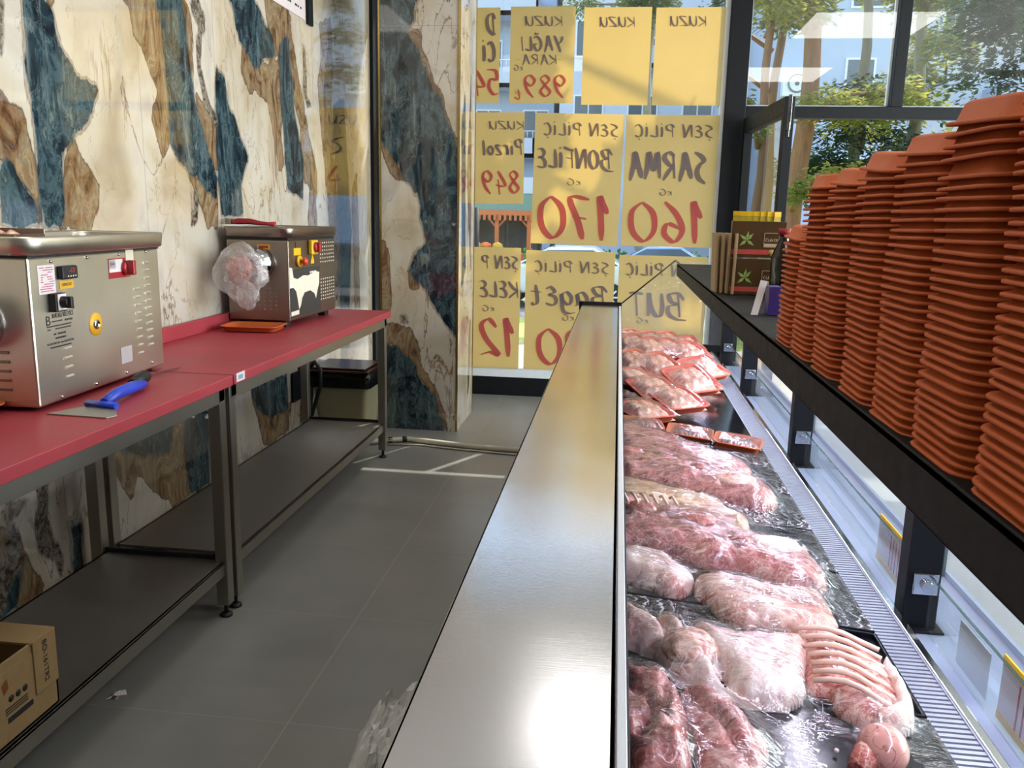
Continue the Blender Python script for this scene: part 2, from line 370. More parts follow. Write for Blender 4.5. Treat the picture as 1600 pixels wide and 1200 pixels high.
M['dark_steel'] = steel('smoked_steel', '#8d8178', .34, (2, 2, 40), .0003)
M['polished'] = steel('polished_steel', '#c9ccd2', .1, (3, 3, 3), .0002)
M['deck'] = steel('dark_deck_steel', '#5f6874', .12, (2, 2, 2), .0002)
M['red_top'] = plain('red_cutting_board', '#9c323c', .5, var=.14, vscale=5, bmp=.0006)
M['glass'] = glass('window_glass', (.96, .98, .97), dirt=.02)
M['glass_case'] = glass('display_glass', (.95, .975, .97), dirt=.06, ior=1.35)
M['glass_edge'] = plain('green_glass_edge', '#2c4b48', .15)
M['clear_acrylic'] = glass('clear_plastic', (.97, .98, .97), dirt=.12, bmp=.01, bscale=6)
M['film'] = film('cling_film')
M['film_big'] = film('cling_film_stretched', amt=.012, bscale=16, b=.0055, stretch=(1, 3.2, 1), rough=.1, ior=1.5)
M['bag'] = None
M['foam'] = plain('orange_foam', '#bd5c2e', .62, var=.1, vscale=160, bmp=.0003, spec=.3)
M['black_tray'] = plain('black_plastic_tray', '#11141a', .18, var=.2)
M['blue_plastic'] = plain('blue_handle_plastic', '#2340b8', .35)
M['red_plastic'] = plain('red_plastic', '#9c1f2a', .35)
M['card'] = plain('corrugated_cardboard', '#9a8058', .75, var=.12, vscale=60, bmp=.0004)
M['card_in'] = plain('cardboard_inside', '#5e4a30', .8, var=.15)
M['bin'] = plain('cream_bin_plastic', '#b8b08c', .45)
M['bin_lid'] = plain('brown_bin_lid', '#3c1c17', .18)
M['bin_bag'] = plain('black_bin_bag', '#0b0b0c', .25, bmp=.003, vscale=40)
M['hose'] = plain('cream_hose', '#b9b3a2', .5)
M['yellow'] = plain('yellow_sticker', '#dca628', .4)
M['yellow_paint'] = plain('yellow_plastic', '#e0b31c', .35)
M['label_white'] = plain('white_label', '#d9cfd2', .45, var=.04)
M['label_pink'] = plain('pink_print', '#b8607e', .5)
M['ink'] = plain('black_print', '#26262a', .5)
M['red_ink'] = plain('red_print', '#b5443c', .5)
WALL_M={'teal':[[(2.5,1.95),(2.59,1.97),(2.62,1.94),(2.64,1.84),(2.65,1.75),(2.63,1.67),(2.62,1.56),(2.62,1.47),(2.6,1.35),(2.58,1.29),(2.51,1.29),(2.5,1.38),(2.5,1.57),(2.49,1.76)],[(2.65,1.84),(2.74,1.77),(2.83,1.74),(2.78,1.66),(2.74,1.6),(2.68,1.57),(2.63,1.54)],[(2.33,1.46),(2.36,1.47),(2.48,1.35),(2.48,1.29),(2.31,1.29)],[(3.26,2.13),(3.45,2.18),(3.48,2.0),(3.51,1.9),(3.55,1.75),(3.59,1.64),(3.67,1.53),(3.7,1.48),(3.68,1.41),(3.58,1.44),(3.37,1.55),(3.3,1.61),(3.31,1.72),(3.31,1.83),(3.29,2.04)],[(3.73,1.96),(3.81,1.93),(3.84,1.82),(3.96,1.68),(4.03,1.59),(3.93,1.46),(3.94,1.33),(3.72,1.32),(3.71,1.53),(3.72,1.77)],[(3.91,2.28),(4.15,2.34),(4.26,2.28),(4.37,2.21),(4.41,2.14),(4.24,2.08),(4.15,2.03),(4.06,2.08),(3.99,2.13),(3.94,2.24)],[(4.47,2.19),(4.59,2.25),(4.64,1.9),(4.76,1.63),(4.74,1.43),(4.53,1.46),(4.47,1.84)],[(6.1,2.07),(6.29,1.96),(6.28,1.69),(6.12,1.77)],[(3.31,0.48),(3.5,0.45),(3.49,0.12),(3.32,0.13),(3.29,0.3)],[(2.8,0.47),(3.02,0.49),(3.2,0.48),(3.17,0.37),(2.98,0.4)],[(2.17,0.27),(2.24,0.22),(2.23,0.13),(2.15,0.13)],[(2.51,0.3),(2.56,0.28),(2.55,0.11),(2.51,0.12)],[(3.95,0.48),(4.42,0.45),(4.43,0.26),(4.19,0.27),(4.03,0.34)],[(4.62,0.54),(4.85,0.5),(4.83,0.12),(4.62,0.17)]],'rust':[[(3.08,2.05),(3.19,2.11),(3.26,2.13),(3.29,2.04),(3.31,1.83),(3.3,1.62),(3.24,1.56),(3.22,1.61),(3.19,1.69),(3.26,1.79),(3.17,1.91),(3.1,1.98)],[(3.45,2.18),(3.51,2.14),(3.51,2.02),(3.52,1.84),(3.64,1.75),(3.72,1.7),(3.72,1.53),(3.67,1.53),(3.59,1.64),(3.55,1.75),(3.51,1.9),(3.48,2.0)],[(3.47,1.49),(3.68,1.41),(3.67,1.28),(3.59,1.28),(3.49,1.42)],[(2.36,1.66),(2.43,1.61),(2.46,1.54),(2.49,1.43),(2.48,1.3),(2.46,1.39),(2.37,1.48),(2.33,1.49)],[(2.69,1.55),(2.74,1.48),(2.8,1.42),(2.78,1.35),(2.74,1.29),(2.59,1.29),(2.63,1.47)],[(4.02,2.11),(4.14,2.03),(4.25,2.08),(4.33,2.04),(4.42,1.96),(4.46,1.6),(4.42,1.57),(4.36,1.77),(4.28,1.9),(4.15,1.94),(4.08,1.91),(4.01,1.99)],[(4.45,2.32),(4.6,2.36),(4.66,2.18),(4.76,1.96),(4.96,1.58),(4.95,1.46),(4.78,1.52),(4.75,1.81),(4.62,1.99),(4.45,2.01)],[(5.09,2.42),(5.27,2.49),(5.3,2.17),(5.19,1.85),(5.13,2.14)],[(2.75,0.49),(3.02,0.49),(3.25,0.48),(3.32,0.39),(3.33,0.16),(3.19,0.13),(3.07,0.23),(2.92,0.34),(2.87,0.26),(2.83,0.32),(2.78,0.41)],[(2.19,0.39),(2.26,0.32),(2.33,0.14),(2.27,0.1),(2.23,0.12),(2.24,0.22),(2.17,0.28)],[(3.97,0.45),(4.1,0.15),(4.18,0.14),(4.42,0.15),(4.46,0.28),(4.19,0.27)],[(3.54,0.46),(3.57,0.45),(3.55,0.27),(3.52,0.28)]],'dark':[[(2.39,1.93),(2.4,1.93),(2.38,1.77),(2.37,1.77)],[(3.51,2.19),(3.59,2.21),(3.66,2.15),(3.65,2.09),(3.6,2.08),(3.54,2.14)],[(3.57,2.08),(3.62,2.09),(3.59,1.95),(3.65,1.83),(3.73,1.73),(3.7,1.7),(3.6,1.8),(3.56,1.92)],[(2.35,0.48),(2.41,0.46),(2.39,0.38),(2.42,0.28),(2.46,0.19),(2.44,0.13),(2.41,0.19),(2.34,0.26),(2.32,0.34),(2.36,0.41)],[(2.19,0.45),(2.31,0.47),(2.33,0.42),(2.26,0.4),(2.19,0.42)],[(3.46,1.44),(3.53,1.42),(3.5,1.28),(3.44,1.28),(3.46,1.36)],[(4.79,2.29),(4.85,2.23),(4.85,1.99),(4.91,1.95),(4.85,1.93),(4.79,2.02)]]}
PILL_M={'teal':[[(-1.47,2.63),(-1.22,2.63),(-1.22,2.56),(-1.24,2.49),(-1.23,2.45),(-1.28,2.41),(-1.47,2.41)],[(-1.47,2.4),(-1.32,2.4),(-1.23,2.31),(-1.19,2.21),(-1.14,2.1),(-1.07,1.98),(-1.02,1.83),(-0.97,1.7),(-0.95,1.7),(-0.93,0.63),(-0.98,0.62),(-1.08,0.75),(-1.16,0.88),(-1.27,1.0),(-1.21,1.13),(-1.16,1.17),(-1.19,1.33),(-1.19,1.4),(-1.24,1.52),(-1.31,1.57),(-1.36,1.68),(-1.44,1.79),(-1.48,1.81)],[(-1.45,0.55),(-1.36,0.53),(-1.31,0.49),(-1.24,0.42),(-1.21,0.34),(-1.15,0.27),(-1.12,0.22),(-1.09,0.14),(-1.06,0.05),(-1.04,-0.01),(-1.48,-0.03)]],'rust':[[(-1.29,2.4),(-1.22,2.39),(-1.21,2.3),(-1.17,2.21),(-1.11,2.08),(-1.05,1.94),(-1.02,1.83),(-0.96,1.73),(-0.96,1.66),(-1.02,1.82),(-1.07,1.97),(-1.14,2.09),(-1.19,2.2),(-1.23,2.31)],[(-1.44,0.63),(-1.38,0.67),(-1.27,0.63),(-1.23,0.52),(-1.21,0.42),(-1.27,0.45),(-1.38,0.56),(-1.43,0.53)],[(-1.3,0.57),(-1.23,0.56),(-1.22,0.44),(-1.17,0.36),(-1.1,0.24),(-1.05,0.11),(-1.03,0.01),(-1.06,0.05),(-1.09,0.14),(-1.15,0.28),(-1.21,0.35),(-1.27,0.46)],[(-1.44,1.79),(-1.37,1.74),(-1.35,1.64),(-1.3,1.56),(-1.34,1.56),(-1.39,1.64)],[(-1.44,1.17),(-1.41,1.09),(-1.41,0.77),(-1.44,0.75)],[(-1.27,1.0),(-1.23,0.99),(-1.21,0.9),(-1.25,0.9)]],'dark':[[(-1.34,0.74),(-1.3,0.73),(-1.28,0.68),(-1.32,0.67)]]}

# ============================================================ THE ROOM
def sdf(P, polys):
    """signed distance (positive inside) of points P (n,2) to the nearest of the polygons"""
    best = np.full(len(P), -9.0)
    for poly in polys:
        Q = np.array(poly, float); n = len(Q); d = np.full(len(P), 1e9); ins = np.zeros(len(P), bool)
        for i in range(n):
            a, b = Q[i], Q[(i+1) % n]; ab = b-a
            t = np.clip(((P-a)@ab)/max(ab@ab, 1e-9), 0, 1); dd = np.linalg.norm(P-(a+t[:, None]*ab), axis=1); d = np.minimum(d, dd)
            c = (a[1] > P[:, 1]) != (b[1] > P[:, 1])
            with np.errstate(divide='ignore', invalid='ignore'):
                xi = (b[0]-a[0])*(P[:, 1]-a[1])/(b[1]-a[1])+a[0]
            ins ^= c & (P[:, 0] < xi)
        best = np.maximum(best, np.where(ins, d, -d))
    return np.clip(best, -.5, .5)
def marble_grid(u0, u1, z0, z1, step, pt, pats, mb=None):
    nu = int(round((u1-u0)/step))+1; nz = int(round((z1-z0)/step))+1
    U = np.linspace(u0, u1, nu); Z = np.linspace(z0, z1, nz)
    P = np.array([(u, z) for z in Z for u in U])
    mb = MB(); vs = [pt(u, z) for u, z in P]
    mb.add(vs, [(j*nu+i, j*nu+i+1, (j+1)*nu+i+1, (j+1)*nu+i) for j in range(nz-1) for i in range(nu-1)])
    return mb, {k: sdf(P, pats[k]) for k in ('teal', 'rust', 'dark')}

# the slabs continue to the left of the picture: the same pattern, mirrored, book-matched
extra = {k: [[(4.6-a, b) for a, b in poly] for poly in v if min(p[0] for p in poly) > 2.3] for k, v in WALL_M.items()}
allw = {k: WALL_M[k]+extra[k] for k in WALL_M}
allw['teal'] += [[(5.3, 2.0), (5.5, 2.05), (5.62, 1.2), (5.5, .3), (5.35, .2), (5.4, 1.0)]]
allw['rust'] += [[(5.05, 2.1), (5.2, 2.4), (5.3, 1.6), (5.42, .9), (5.3, .8), (5.15, 1.5)], [(5.66, 1.5), (5.75, 1.6), (5.8, .6), (5.7, .5)]]
allw['dark'] += [[(4.6, .1), (4.7, .2), (4.75, .7), (4.66, .6)]]
allw['rust'] += [[(4.36, 2.1), (4.5, 2.2), (4.62, 2.36), (4.5, 2.5), (4.3, 2.4)], [(4.4, 1.62), (4.5, 1.9), (4.46, 2.1), (4.34, 2.1), (4.3, 1.95)], [(2.5, 2.4), (2.7, 2.2), (2.62, 1.98), (2.56, 2.1)], [(3.3, 2.6), (3.0, 2.5), (2.95, 2.2), (3.08, 2.06), (3.25, 2.14)], [(4.82, 1.3), (4.9, 1.6), (4.95, 1.3), (4.9, 1.0)]]
g, at = marble_grid(-3.0, 6.3, 0, 3.2, .02, lambda u, z: (-1.8, u, z), allw)
struct('wall_left', g, M['marble_wall'], attrs=at)
fl = MB().box(-1.9, 4.7, -3.1, 6.36, -.12, 0); struct('floor', fl, M['tile'])
struct('ceiling', MB().box(-1.9, 4.7, -3.1, 6.4, 3.2, 3.3), M['white'])
struct('wall_back', MB().box(-1.9, 4.7, -3.1, -3.0, 0, 3.2), M['room_grey'])
wr = MB(); wr.box(4.6, 4.7, -3, -1.2, 0, 3.2); wr.box(4.6, 4.7, -1.2, 6.3, 2.9, 3.2); wr.box(4.6, 4.7, -1.2, 6.3, 0, .15); wr.box(4.6, 4.7, 6.0, 6.3, .15, 2.9)
struct('wall_right', wr, M['white'])
# pillar clad in marble
g, at = marble_grid(-1.44, -.968, 0, 3.2, .02, lambda u, z: (u, 5.1, z), PILL_M)
struct('wall_pillar', g, M['marble_pillar'], attrs=at)
zz = {'teal': [[(0, 2.6), (.2, 2.9), (.3, 2.0), (.1, 1.8)], [(5.2, 1.9), (5.3, 2.1), (5.36, 1.0), (5.24, .9)]], 'rust': [[(5.4, 1.6), (5.5, 2.2), (5.55, 1.0)]], 'dark': [[(5.5, .1), (5.56, .2), (5.6, .7), (5.52, .6)]]}
g, at = marble_grid(5.1, 5.67, 0, 3.2, .03, lambda u, z: (-.966, u, z), zz)
struct('wall_pillar_side', g, M['marble_wall'], attrs=at)
struct('wall_pillar_core', MB().box(-1.438, -.97, 5.104, 5.67, 0, 3.2), M['white'])
struct('trim_1', MB().box(-.972, -.960, 5.094, 5.105, 0, 3.2), M['gold'])
struct('trim_2', MB().box(-1.452, -1.441, 5.094, 5.105, 0, 3.2), M['gold'])
struct('trim_3', MB().box(-.972, -.962, 5.665, 5.677, 0, 3.2), M['gold'])
struct('trim_4', MB().box(-1.8, -1.775, 6.1, 6.24, 0, 3.2), M['frame'])
# storefront
Y0, Y1 = 6.26, 6.34
struct('wall_front', MB().box(-1.8, 4.7, Y0, Y1+.06, 3.02, 3.2), M['frame'])
w1 = MB(); w1.box(.69, .83, Y0-.03, Y1, 0, 3.02); w1.box(-1.8, .69, Y0, Y1, 0, .142); w1.box(-1.8, -1.72, Y0, Y1, .142, 3.02)
f1 = struct('window_1', w1, M['frame'], bevel=.004)
s1 = MB(); s1.box(-1.72, .688, Y0+.005, Y1-.02, .142, .213); s1.box(.655, .688, Y0+.005, Y1-.03, .213, 3.02)
s1.build('window_bead', M['white_pvc'], f1)
MB().box(-1.72, .66, Y0+.026, Y0+.032, .2, 3.02).build('window_pane', M['glass'], f1)
w2 = MB(); w2.box(.83, 4.6, Y0-.01, Y1, 2.052, 2.13); w2.box(1.79, 1.868, Y0-.008, Y1, 2.13, 3.02); w2.box(3.2, 3.28, Y0-.008, Y1, 0, 3.02); w2.box(4.5, 4.6, Y0-.01, Y1, 0, 3.02)
f2 = struct('window_2', w2, M['frame'], bevel=.004)
b2 = MB()
for a, b in ((.83, 1.79), (1.868, 3.2)):
    b2.box(a, a+.014, Y1-.02, Y1+.01, 2.13, 3.02); b2.box(b-.014, b, Y1-.02, Y1+.01, 2.13, 3.02); b2.box(a, b, Y1-.02, Y1+.01, 2.13, 2.144)
b2.build('window_bead', M['white_pvc'], f2)
for a, b, c_, d in ((.83, 1.79, 2.13, 3.02), (1.868, 3.2, 2.13, 3.02), (3.28, 4.5, 0, 3.02)):
    MB().box(a, b, Y0+.026, Y0+.032, c_, d).build('window_pane', M['glass'], f2)
f3 = struct('window_3', MB().box(4.62, 4.68, -1.2, -1.12, .15, 2.9).box(4.62, 4.68, 1.0, 1.08, .15, 2.9).box(4.62, 4.68, 3.3, 3.38, .15, 2.9).box(4.62, 4.68, 5.92, 6.0, .15, 2.9), M['frame'])  # unseen side glazing, put in to brighten the customer floor
MB().box(4.648, 4.654, -1.12, 5.92, .15, 2.9).build('window_pane', M['glass'], f3)
# the glass door leaf, swung into the shop
dr = thing('door_1', None, None, (.845, 6.2, 0), math.radians(-90+3.95)); del_ = [dr.__delitem__(k) for k in ('label', 'category') if k in dr]; dr['kind'] = 'structure'
W_ = 1.1
dm = MB(); dm.box(0, .05, -.028, .028, .01, 2.04); dm.box(W_-.06, W_, -.028, .028, .01, 2.04); dm.box(.05, W_-.06, -.028, .028, 1.94, 2.04); dm.box(.05, W_-.06, -.028, .028, .01, .13)
dm.build('door_frame', M['frame'], dr, local=True, bevel=.003)
MB().box(.05, W_-.06, -.004, .004, .13, 1.94).build('door_glass', M['glass'], dr, local=True)
MB().box(W_-.0005, W_+.003, -.011, .011, 1.86, 2.05).box(W_, W_+.005, -.006, .006, 1.82, 1.9).build('door_latch', M['polished'], dr, local=True, bevel=.001)

# ============================================================ HAND LETTERED POSTERS
GL = {
 'K': (.62, [[(.06, 1), (.04, 0)], [(.6, 1), (.3, .6), (.08, .42), (.34, .2), (.64, -.05)]]),
 'U': (.6, [[(.04, 1), (.03, .4), (.12, .04), (.32, .08), (.48, .5), (.52, 1), (.54, .3), (.6, 0)]]),
 'Z': (.62, [[(.04, .92), (.3, .98), (.58, .95), (.3, .5), (.02, .05), (.3, .08), (.62, .02)]]),
 'Y': (.66, [[(.02, 1), (.1, .7), (.3, .5)], [(.64, 1.05), (.4, .5), (.22, -.1)]]),
 'A': (.7, [[(.02, 0), (.14, .4), (.32, 1), (.42, .5), (.62, -.12)], [(.1, .36), (.5, .4)]]),
 'Ğ': (.62, [[(.55, .85), (.35, 1), (.08, .7), (.05, .3), (.3, 0), (.52, .2), (.54, .45), (.34, .45)], [(.16, 1.2), (.32, 1.14), (.48, 1.22)]]),
 'G': (.62, [[(.55, .85), (.35, 1), (.08, .7), (.05, .3), (.3, 0), (.52, .2), (.54, .45), (.34, .45)]]),
 'L': (.5, [[(.06, 1), (.05, .3), (.08, .04), (.3, .05), (.5, .12)]]),
 'I': (.22, [[(.1, 1), (.09, 0)]]),
 'İ': (.24, [[(.1, .85), (.1, .3), (.16, 0)], [(.1, 1.12), (.13, 1.02)]]),
 'R': (.62, [[(.08, 1), (.05, 0)], [(0, .88), (.3, 1.03), (.52, .82), (.3, .55), (.12, .5), (.35, .25), (.62, -.08)]]),
 'Ş': (.56, [[(.5, 1.02), (.2, .9), (.08, .72), (.28, .55), (.42, .36), (.34, .1), (.02, -.02)], [(.26, -.12), (.2, -.26)]]),
 'S': (.56, [[(.52, 1.05), (.2, .9), (.08, .72), (.28, .55), (.42, .3), (.34, .02), (.02, -.18)]]),
 'e': (.5, [[(.44, .82), (.26, .95), (.08, .7), (.3, .55), (.1, .45), (.04, .2), (.2, 0), (.48, .1)]]),
 'E': (.54, [[(.5, .95), (.25, 1), (.08, .8), (.24, .56), (.42, .55), (.2, .5), (.04, .25), (.16, 0), (.52, .06)]]),
 'N': (.62, [[(.04, 0), (.08, 1), (.3, .5), (.5, 0), (.52, .5), (.6, 1.1)]]),
 'P': (.56, [[(.12, .95), (.1, 0)], [(-.05, .8), (.2, 1.03), (.46, .92), (.44, .62), (.14, .48)]]),
 'Ç': (.52, [[(.48, .85), (.26, 1), (.06, .7), (.06, .25), (.26, 0), (.5, .12)], [(.26, -.14), (.2, -.26)]]),
 'C': (.52, [[(.48, .85), (.26, 1), (.06, .7), (.06, .25), (.26, 0), (.5, .12)]]),
 'B': (.6, [[(.14, .95), (.1, 0)], [(-.08, .75), (.15, 1.02), (.48, .95), (.4, .66), (.2, .55), (.5, .45), (.52, .14), (.25, -.08), (-.15, -.12)]]),
 'O': (.58, [[(.28, 1), (.06, .7), (.06, .25), (.28, 0), (.5, .25), (.5, .75), (.28, 1)]]),
 'F': (.52, [[(.1, 1), (.08, 0)], [(-.04, .95), (.25, 1), (.56, 1.12)], [(.1, .52), (.4, .56)]]),
 'M': (.8, [[(.04, 0), (.12, 1), (.34, .3), (.54, 1), (.64, .5), (.78, -.05)]]),
 'T': (.56, [[(.02, .95), (.3, 1), (.56, .98)], [(.3, 1), (.28, 0)]]),
 'D': (.62, [[(.14, .92), (.12, 0)], [(-.05, .75), (.2, 1.02), (.52, .8), (.52, .3), (.2, -.05), (0, .02)]]),
 'a': (.52, [[(.44, .6), (.22, .7), (.04, .4), (.14, 0), (.36, .15), (.44, .6), (.42, .15), (.54, 0)]]),
 'g': (.52, [[(.44, .6), (.22, .7), (.04, .4), (.16, .06), (.4, .25), (.44, .6), (.42, -.2), (.2, -.4), (-.1, -.34)]]),
 't': (.44, [[(.24, 1.05), (.2, .2), (.34, 0), (.46, .1)], [(.02, .66), (.46, .7)]]),
 'i': (.2, [[(.08, .62), (.1, .1), (.18, 0)], [(.08, .9), (.1, .84)]]),
 'r': (.4, [[(.08, .65), (.1, 0), (.1, .4), (.26, .64), (.4, .56)]]),
 'z': (.46, [[(.04, .6), (.4, .62), (.06, .03), (.46, .02)]]),
 'o': (.48, [[(.22, .62), (.04, .32), (.2, 0), (.42, .3), (.22, .62)]]),
 'l': (.2, [[(.1, 1), (.1, .1), (.18, 0)]]),
 'k': (.46, [[(.08, .7), (.06, 0)], [(.4, .7), (.1, .35), (.44, 0)]]),
 '-': (.3, [[(.02, .5), (.26, .52)]]),
 ' ': (.3, []),
 '0': (.72, [[(.36, 1), (.08, .72), (.08, .26), (.36, 0), (.64, .26), (.64, .74), (.36, 1)]]),
 '1': (.34, [[(.02, .62), (.14, .85), (.22, 1.02), (.2, .5), (.2, -.03)]]),
 '2': (.6, [[(.06, .78), (.28, 1), (.52, .82), (.4, .45), (.04, .02), (.3, .08), (.6, 0)]]),
 '4': (.6, [[(.4, 1.0), (.04, .34), (.56, .36)], [(.42, .62), (.38, -.08)]]),
 '5': (.6, [[(.56, 1), (.14, .96), (.1, .6), (.4, .62), (.52, .3), (.3, 0), (.02, .06)]]),
 '6': (.62, [[(.5, 1.02), (.2, .7), (.06, .3), (.28, 0), (.54, .2), (.44, .46), (.12, .34)]]),
 '7': (.6, [[(.04, .95), (.56, .98), (.36, .4), (.26, -.02)], [(.14, .48), (.52, .54)]]),
 '8': (.6, [[(.5, .84), (.28, 1), (.08, .8), (.3, .54), (.52, .24), (.3, 0), (.06, .22), (.28, .52), (.5, .84)]]),
 '9': (.6, [[(.5, .7), (.26, .5), (.06, .76), (.28, 1), (.52, .8), (.44, .3), (.16, -.06)]]),
 '₺': (.5, [[(.2, .9), (.18, 0), (.44, .2)], [(.04, .55), (.42, .7)], [(.04, .4), (.42, .54)]]),
}
def catmull(pts, n=7):
    if len(pts) < 3: return pts
    P = [pts[0]]+list(pts)+[pts[-1]]; out = []
    for i in range(1, len(P)-2):
        for k in range(n):
            t = k/n; a, b, c, d = P[i-1], P[i], P[i+1], P[i+2]
            out.append(tuple(.5*(2*b[j]+(c[j]-a[j])*t+(2*a[j]-5*b[j]+4*c[j]-d[j])*t*t+(3*b[j]-a[j]-3*c[j]+d[j])*t**3) for j in (0, 1)))
    return out+[P[-2]]
def letters(mb, text, cx, cz, h, w, place, nib=.055, mi=0, slant=.08):
    """brush lettering of height h, total width w, centred at cx, cz; place(u, v) -> point"""
    tot = sum(GL[c][0]+.12 for c in text)-.12; sx = w/tot; x = 0
    for c in text:
        gw, strokes = GL[c]
        for st in strokes:
            pts = [((x+px)*sx+py*h*slant, py*h) for px, py in st]
            pts = catmull(pts); n = len(pts)
            vs = []
            for i, p in enumerate(pts):
                a = pts[max(i-1, 0)]; b = pts[min(i+1, n-1)]; tx, ty = b[0]-a[0], b[1]-a[1]; l = math.hypot(tx, ty) or 1
                nx, ny = -ty/l, tx/l
                cross = abs(nx*.85-ny*.25)                    # broad nib
                e = min(1, .45+min(i, n-1-i)/(n*.22))
                ww = h*nib*(.35+1.05*cross)*e
                for s in (-1, 1):
                    q = place(cx-w/2+p[0]+nx*ww*s, cz-h/2+p[1]+ny*ww*s)
                    vs.append((q[0], q[1]-i*4e-5, q[2]))
            mb.add(vs, [(2*i, 2*i+1, 2*i+3, 2*i+2) for i in range(n-1)], mi=mi)
        x += gw+.12
def poster_mat():
    m, nt, bs, out = newmat('yellow_poster_paper'); nt.nodes.remove(bs)
    nz = N(nt, 'TexNoise', ins={'Scale': 3, 'Detail': 3}); L(nt, coords(nt), nz.inputs['Vector'])
    c = ramp(nt, nz.outputs[0], [(.3, '#bd9848'), (.7, '#c5a04e')])
    d = N(nt, 'BsdfDiffuse'); t = N(nt, 'BsdfTranslucent'); d.inputs[0].default_value = hexc('#b9b090'); L(nt, c, t.inputs[0])
    mx = N(nt, 'MixShader'); mx.inputs[0].default_value = .5; L(nt, d.outputs[0], mx.inputs[1]); L(nt, t.outputs[0], mx.inputs[2]); L(nt, mx.outputs[0], out.inputs[0])
    return m
def ink_mat(name, col):
    m, nt, bs, out = newmat(name); nt.nodes.remove(bs)
    d = N(nt, 'BsdfDiffuse'); t = N(nt, 'BsdfTranslucent')
    for s in (d, t): s.inputs[0].default_value = hexc(col)
    mx = N(nt, 'MixShader'); mx.inputs[0].default_value = .6; L(nt, d.outputs[0], mx.inputs[1]); L(nt, t.outputs[0], mx.inputs[2]); L(nt, mx.outputs[0], out.inputs[0])
    return m
M['poster'] = poster_mat(); M['ink_grey'] = ink_mat('grey_brush_ink', '#8e848c'); M['ink_red'] = ink_mat('red_brush_ink', '#cc6f74')
PYY = 6.255
def poster(x0, x1, z0, z1, lines, label, rot=0, sheet_x0=None):
    cx, cz = (x0+x1)/2, (z0+z1)/2; xs = sheet_x0 if sheet_x0 is not None else x0
    t = thing('price_poster', label, 'poster', ((xs+x1)/2, PYY, z0), 0, 'hand-lettered yellow price posters on the shop window')
    ca, sa = math.cos(rot), math.sin(rot)
    def pl(off):
        # read from the street, so reading direction is towards -x: mirrored seen from inside
        def f(u, v):
            dx, dz = -u, v
            return (cx+dx*ca-dz*sa, PYY+off, cz+dx*ca*0+dx*sa+dz*ca)
        return f
    nx, nz = 8, 10; g = MB(); f = pl(0); hw0, hw1 = cx-xs, x1-cx
    vs = []
    for j in range(nz+1):
        for i in range(nx+1):
            u = hw0-(hw0+hw1)*i/nx; v = -(z1-z0)/2+(z1-z0)*j/nz
            p = f(u, v); vs.append((p[0], p[1]+.0012*math.sin(i*1.3+j*.8), p[2]))
    g.add(vs, [(j*(nx+1)+i, j*(nx+1)+i+1, (j+1)*(nx+1)+i+1, (j+1)*(nx+1)+i) for j in range(nz) for i in range(nx)], True)
    g.build('paper_sheet', M['poster'], t)
    ib, ir = MB(), MB()
    for (txt, fx, fz, fh, fwid, red) in lines:
        # fx, fz in 0..1 of the sheet measured from its left/top as seen from inside
        u = -((x0+fx*(x1-x0))-cx); v = (z1-fz*(z1-z0))-cz
        letters(ir if red else ib, txt, u, v, fh*(z1-z0), fwid*(x1-x0), pl(-.004), mi=0, nib=.085 if not red else .062)
    if ib.v: ib.build('black_lettering', M['ink_grey'], t)
    if ir.v: ir.build('red_lettering', M['ink_red'], t)
    return t
poster(-1.345, -.896, 2.139, 2.779, [('D', .86, .17, .2, .14, 0), ('Cİ', .83, .46, .2, .2, 0), ('54', .8, .78, .26, .42, 1)], 'upper row yellow poster partly hidden by the marble pillar, lettered D, Cİ and 54')
poster(-.822, -.368, 2.139, 2.784, [('KUZU', .52, .15, .1, .58, 0), ('YAĞLI', .5, .38, .15, .66, 0), ('-KARA-', .46, .545, .1, .7, 0), ('kG', .14, .63, .06, .14, 0), ('989', .57, .82, .22, .66, 1), ('₺', .14, .9, .12, .14, 1)], 'yellow poster lettered KUZU YAĞLI and red 989, between window edge and pillar')
poster(-.308, .157, 2.13, 2.776, [('KUZU', .5, .15, .1, .52, 0)], 'upper row yellow poster lettered KUZU, to the right of the 989 poster')
poster(.186, .656, 2.13, 2.772, [('KUZU', .47, .14, .1, .52, 0)], 'upper row yellow poster lettered KUZU, next to the black window post')
poster(-1.16, -.705, 1.433, 2.074, [('KUZU', .72, .14, .09, .56, 0), ('Pirzol', .66, .38, .16, .64, 0), ('849', .64, .76, .24, .6, 1)], 'yellow poster lettered KUZU Pirzol and 849 beside the pillar, middle row', rot=.01)
poster(-1.72, -1.3, 1.47, 2.1, [('KUZU', .5, .14, .1, .7, 0), ('İS', .6, .42, .16, .4, 0), ('4', .6, .78, .24, .25, 1)], 'yellow poster seen only as a reflection in the polished marble left of the pillar')
poster(-.635, -.002, 1.15, 2.07, [('ŞeN PİLİÇ', .52, .12, .09, .84, 0), ('BONFİLE', .46, .34, .14, .84, 0), ('kG', .47, .515, .05, .16, 0), ('170', .5, .79, .32, .8, 1)], 'yellow poster lettered ŞEN PİLİÇ BONFİLE and red 170', rot=-.012)
poster(.016, .662, 1.153, 2.066, [('ŞeN PİLİÇ', .52, .12, .09, .84, 0), ('SARMA', .47, .38, .19, .84, 0), ('kG', .47, .58, .05, .14, 0), ('160', .5, .81, .3, .8, 1)], 'yellow poster lettered ŞEN PİLİÇ SARMA and red 160')
poster(-1.3, -.71, .21, 1.116, [('ŞeN P', .74, .12, .1, .46, 0), ('KELE', .73, .34, .13, .5, 0), ('kG', .6, .5, .05, .16, 0), ('12', .73, .74, .3, .44, 1)], 'yellow poster lettered KELE and 120 low beside the pillar')
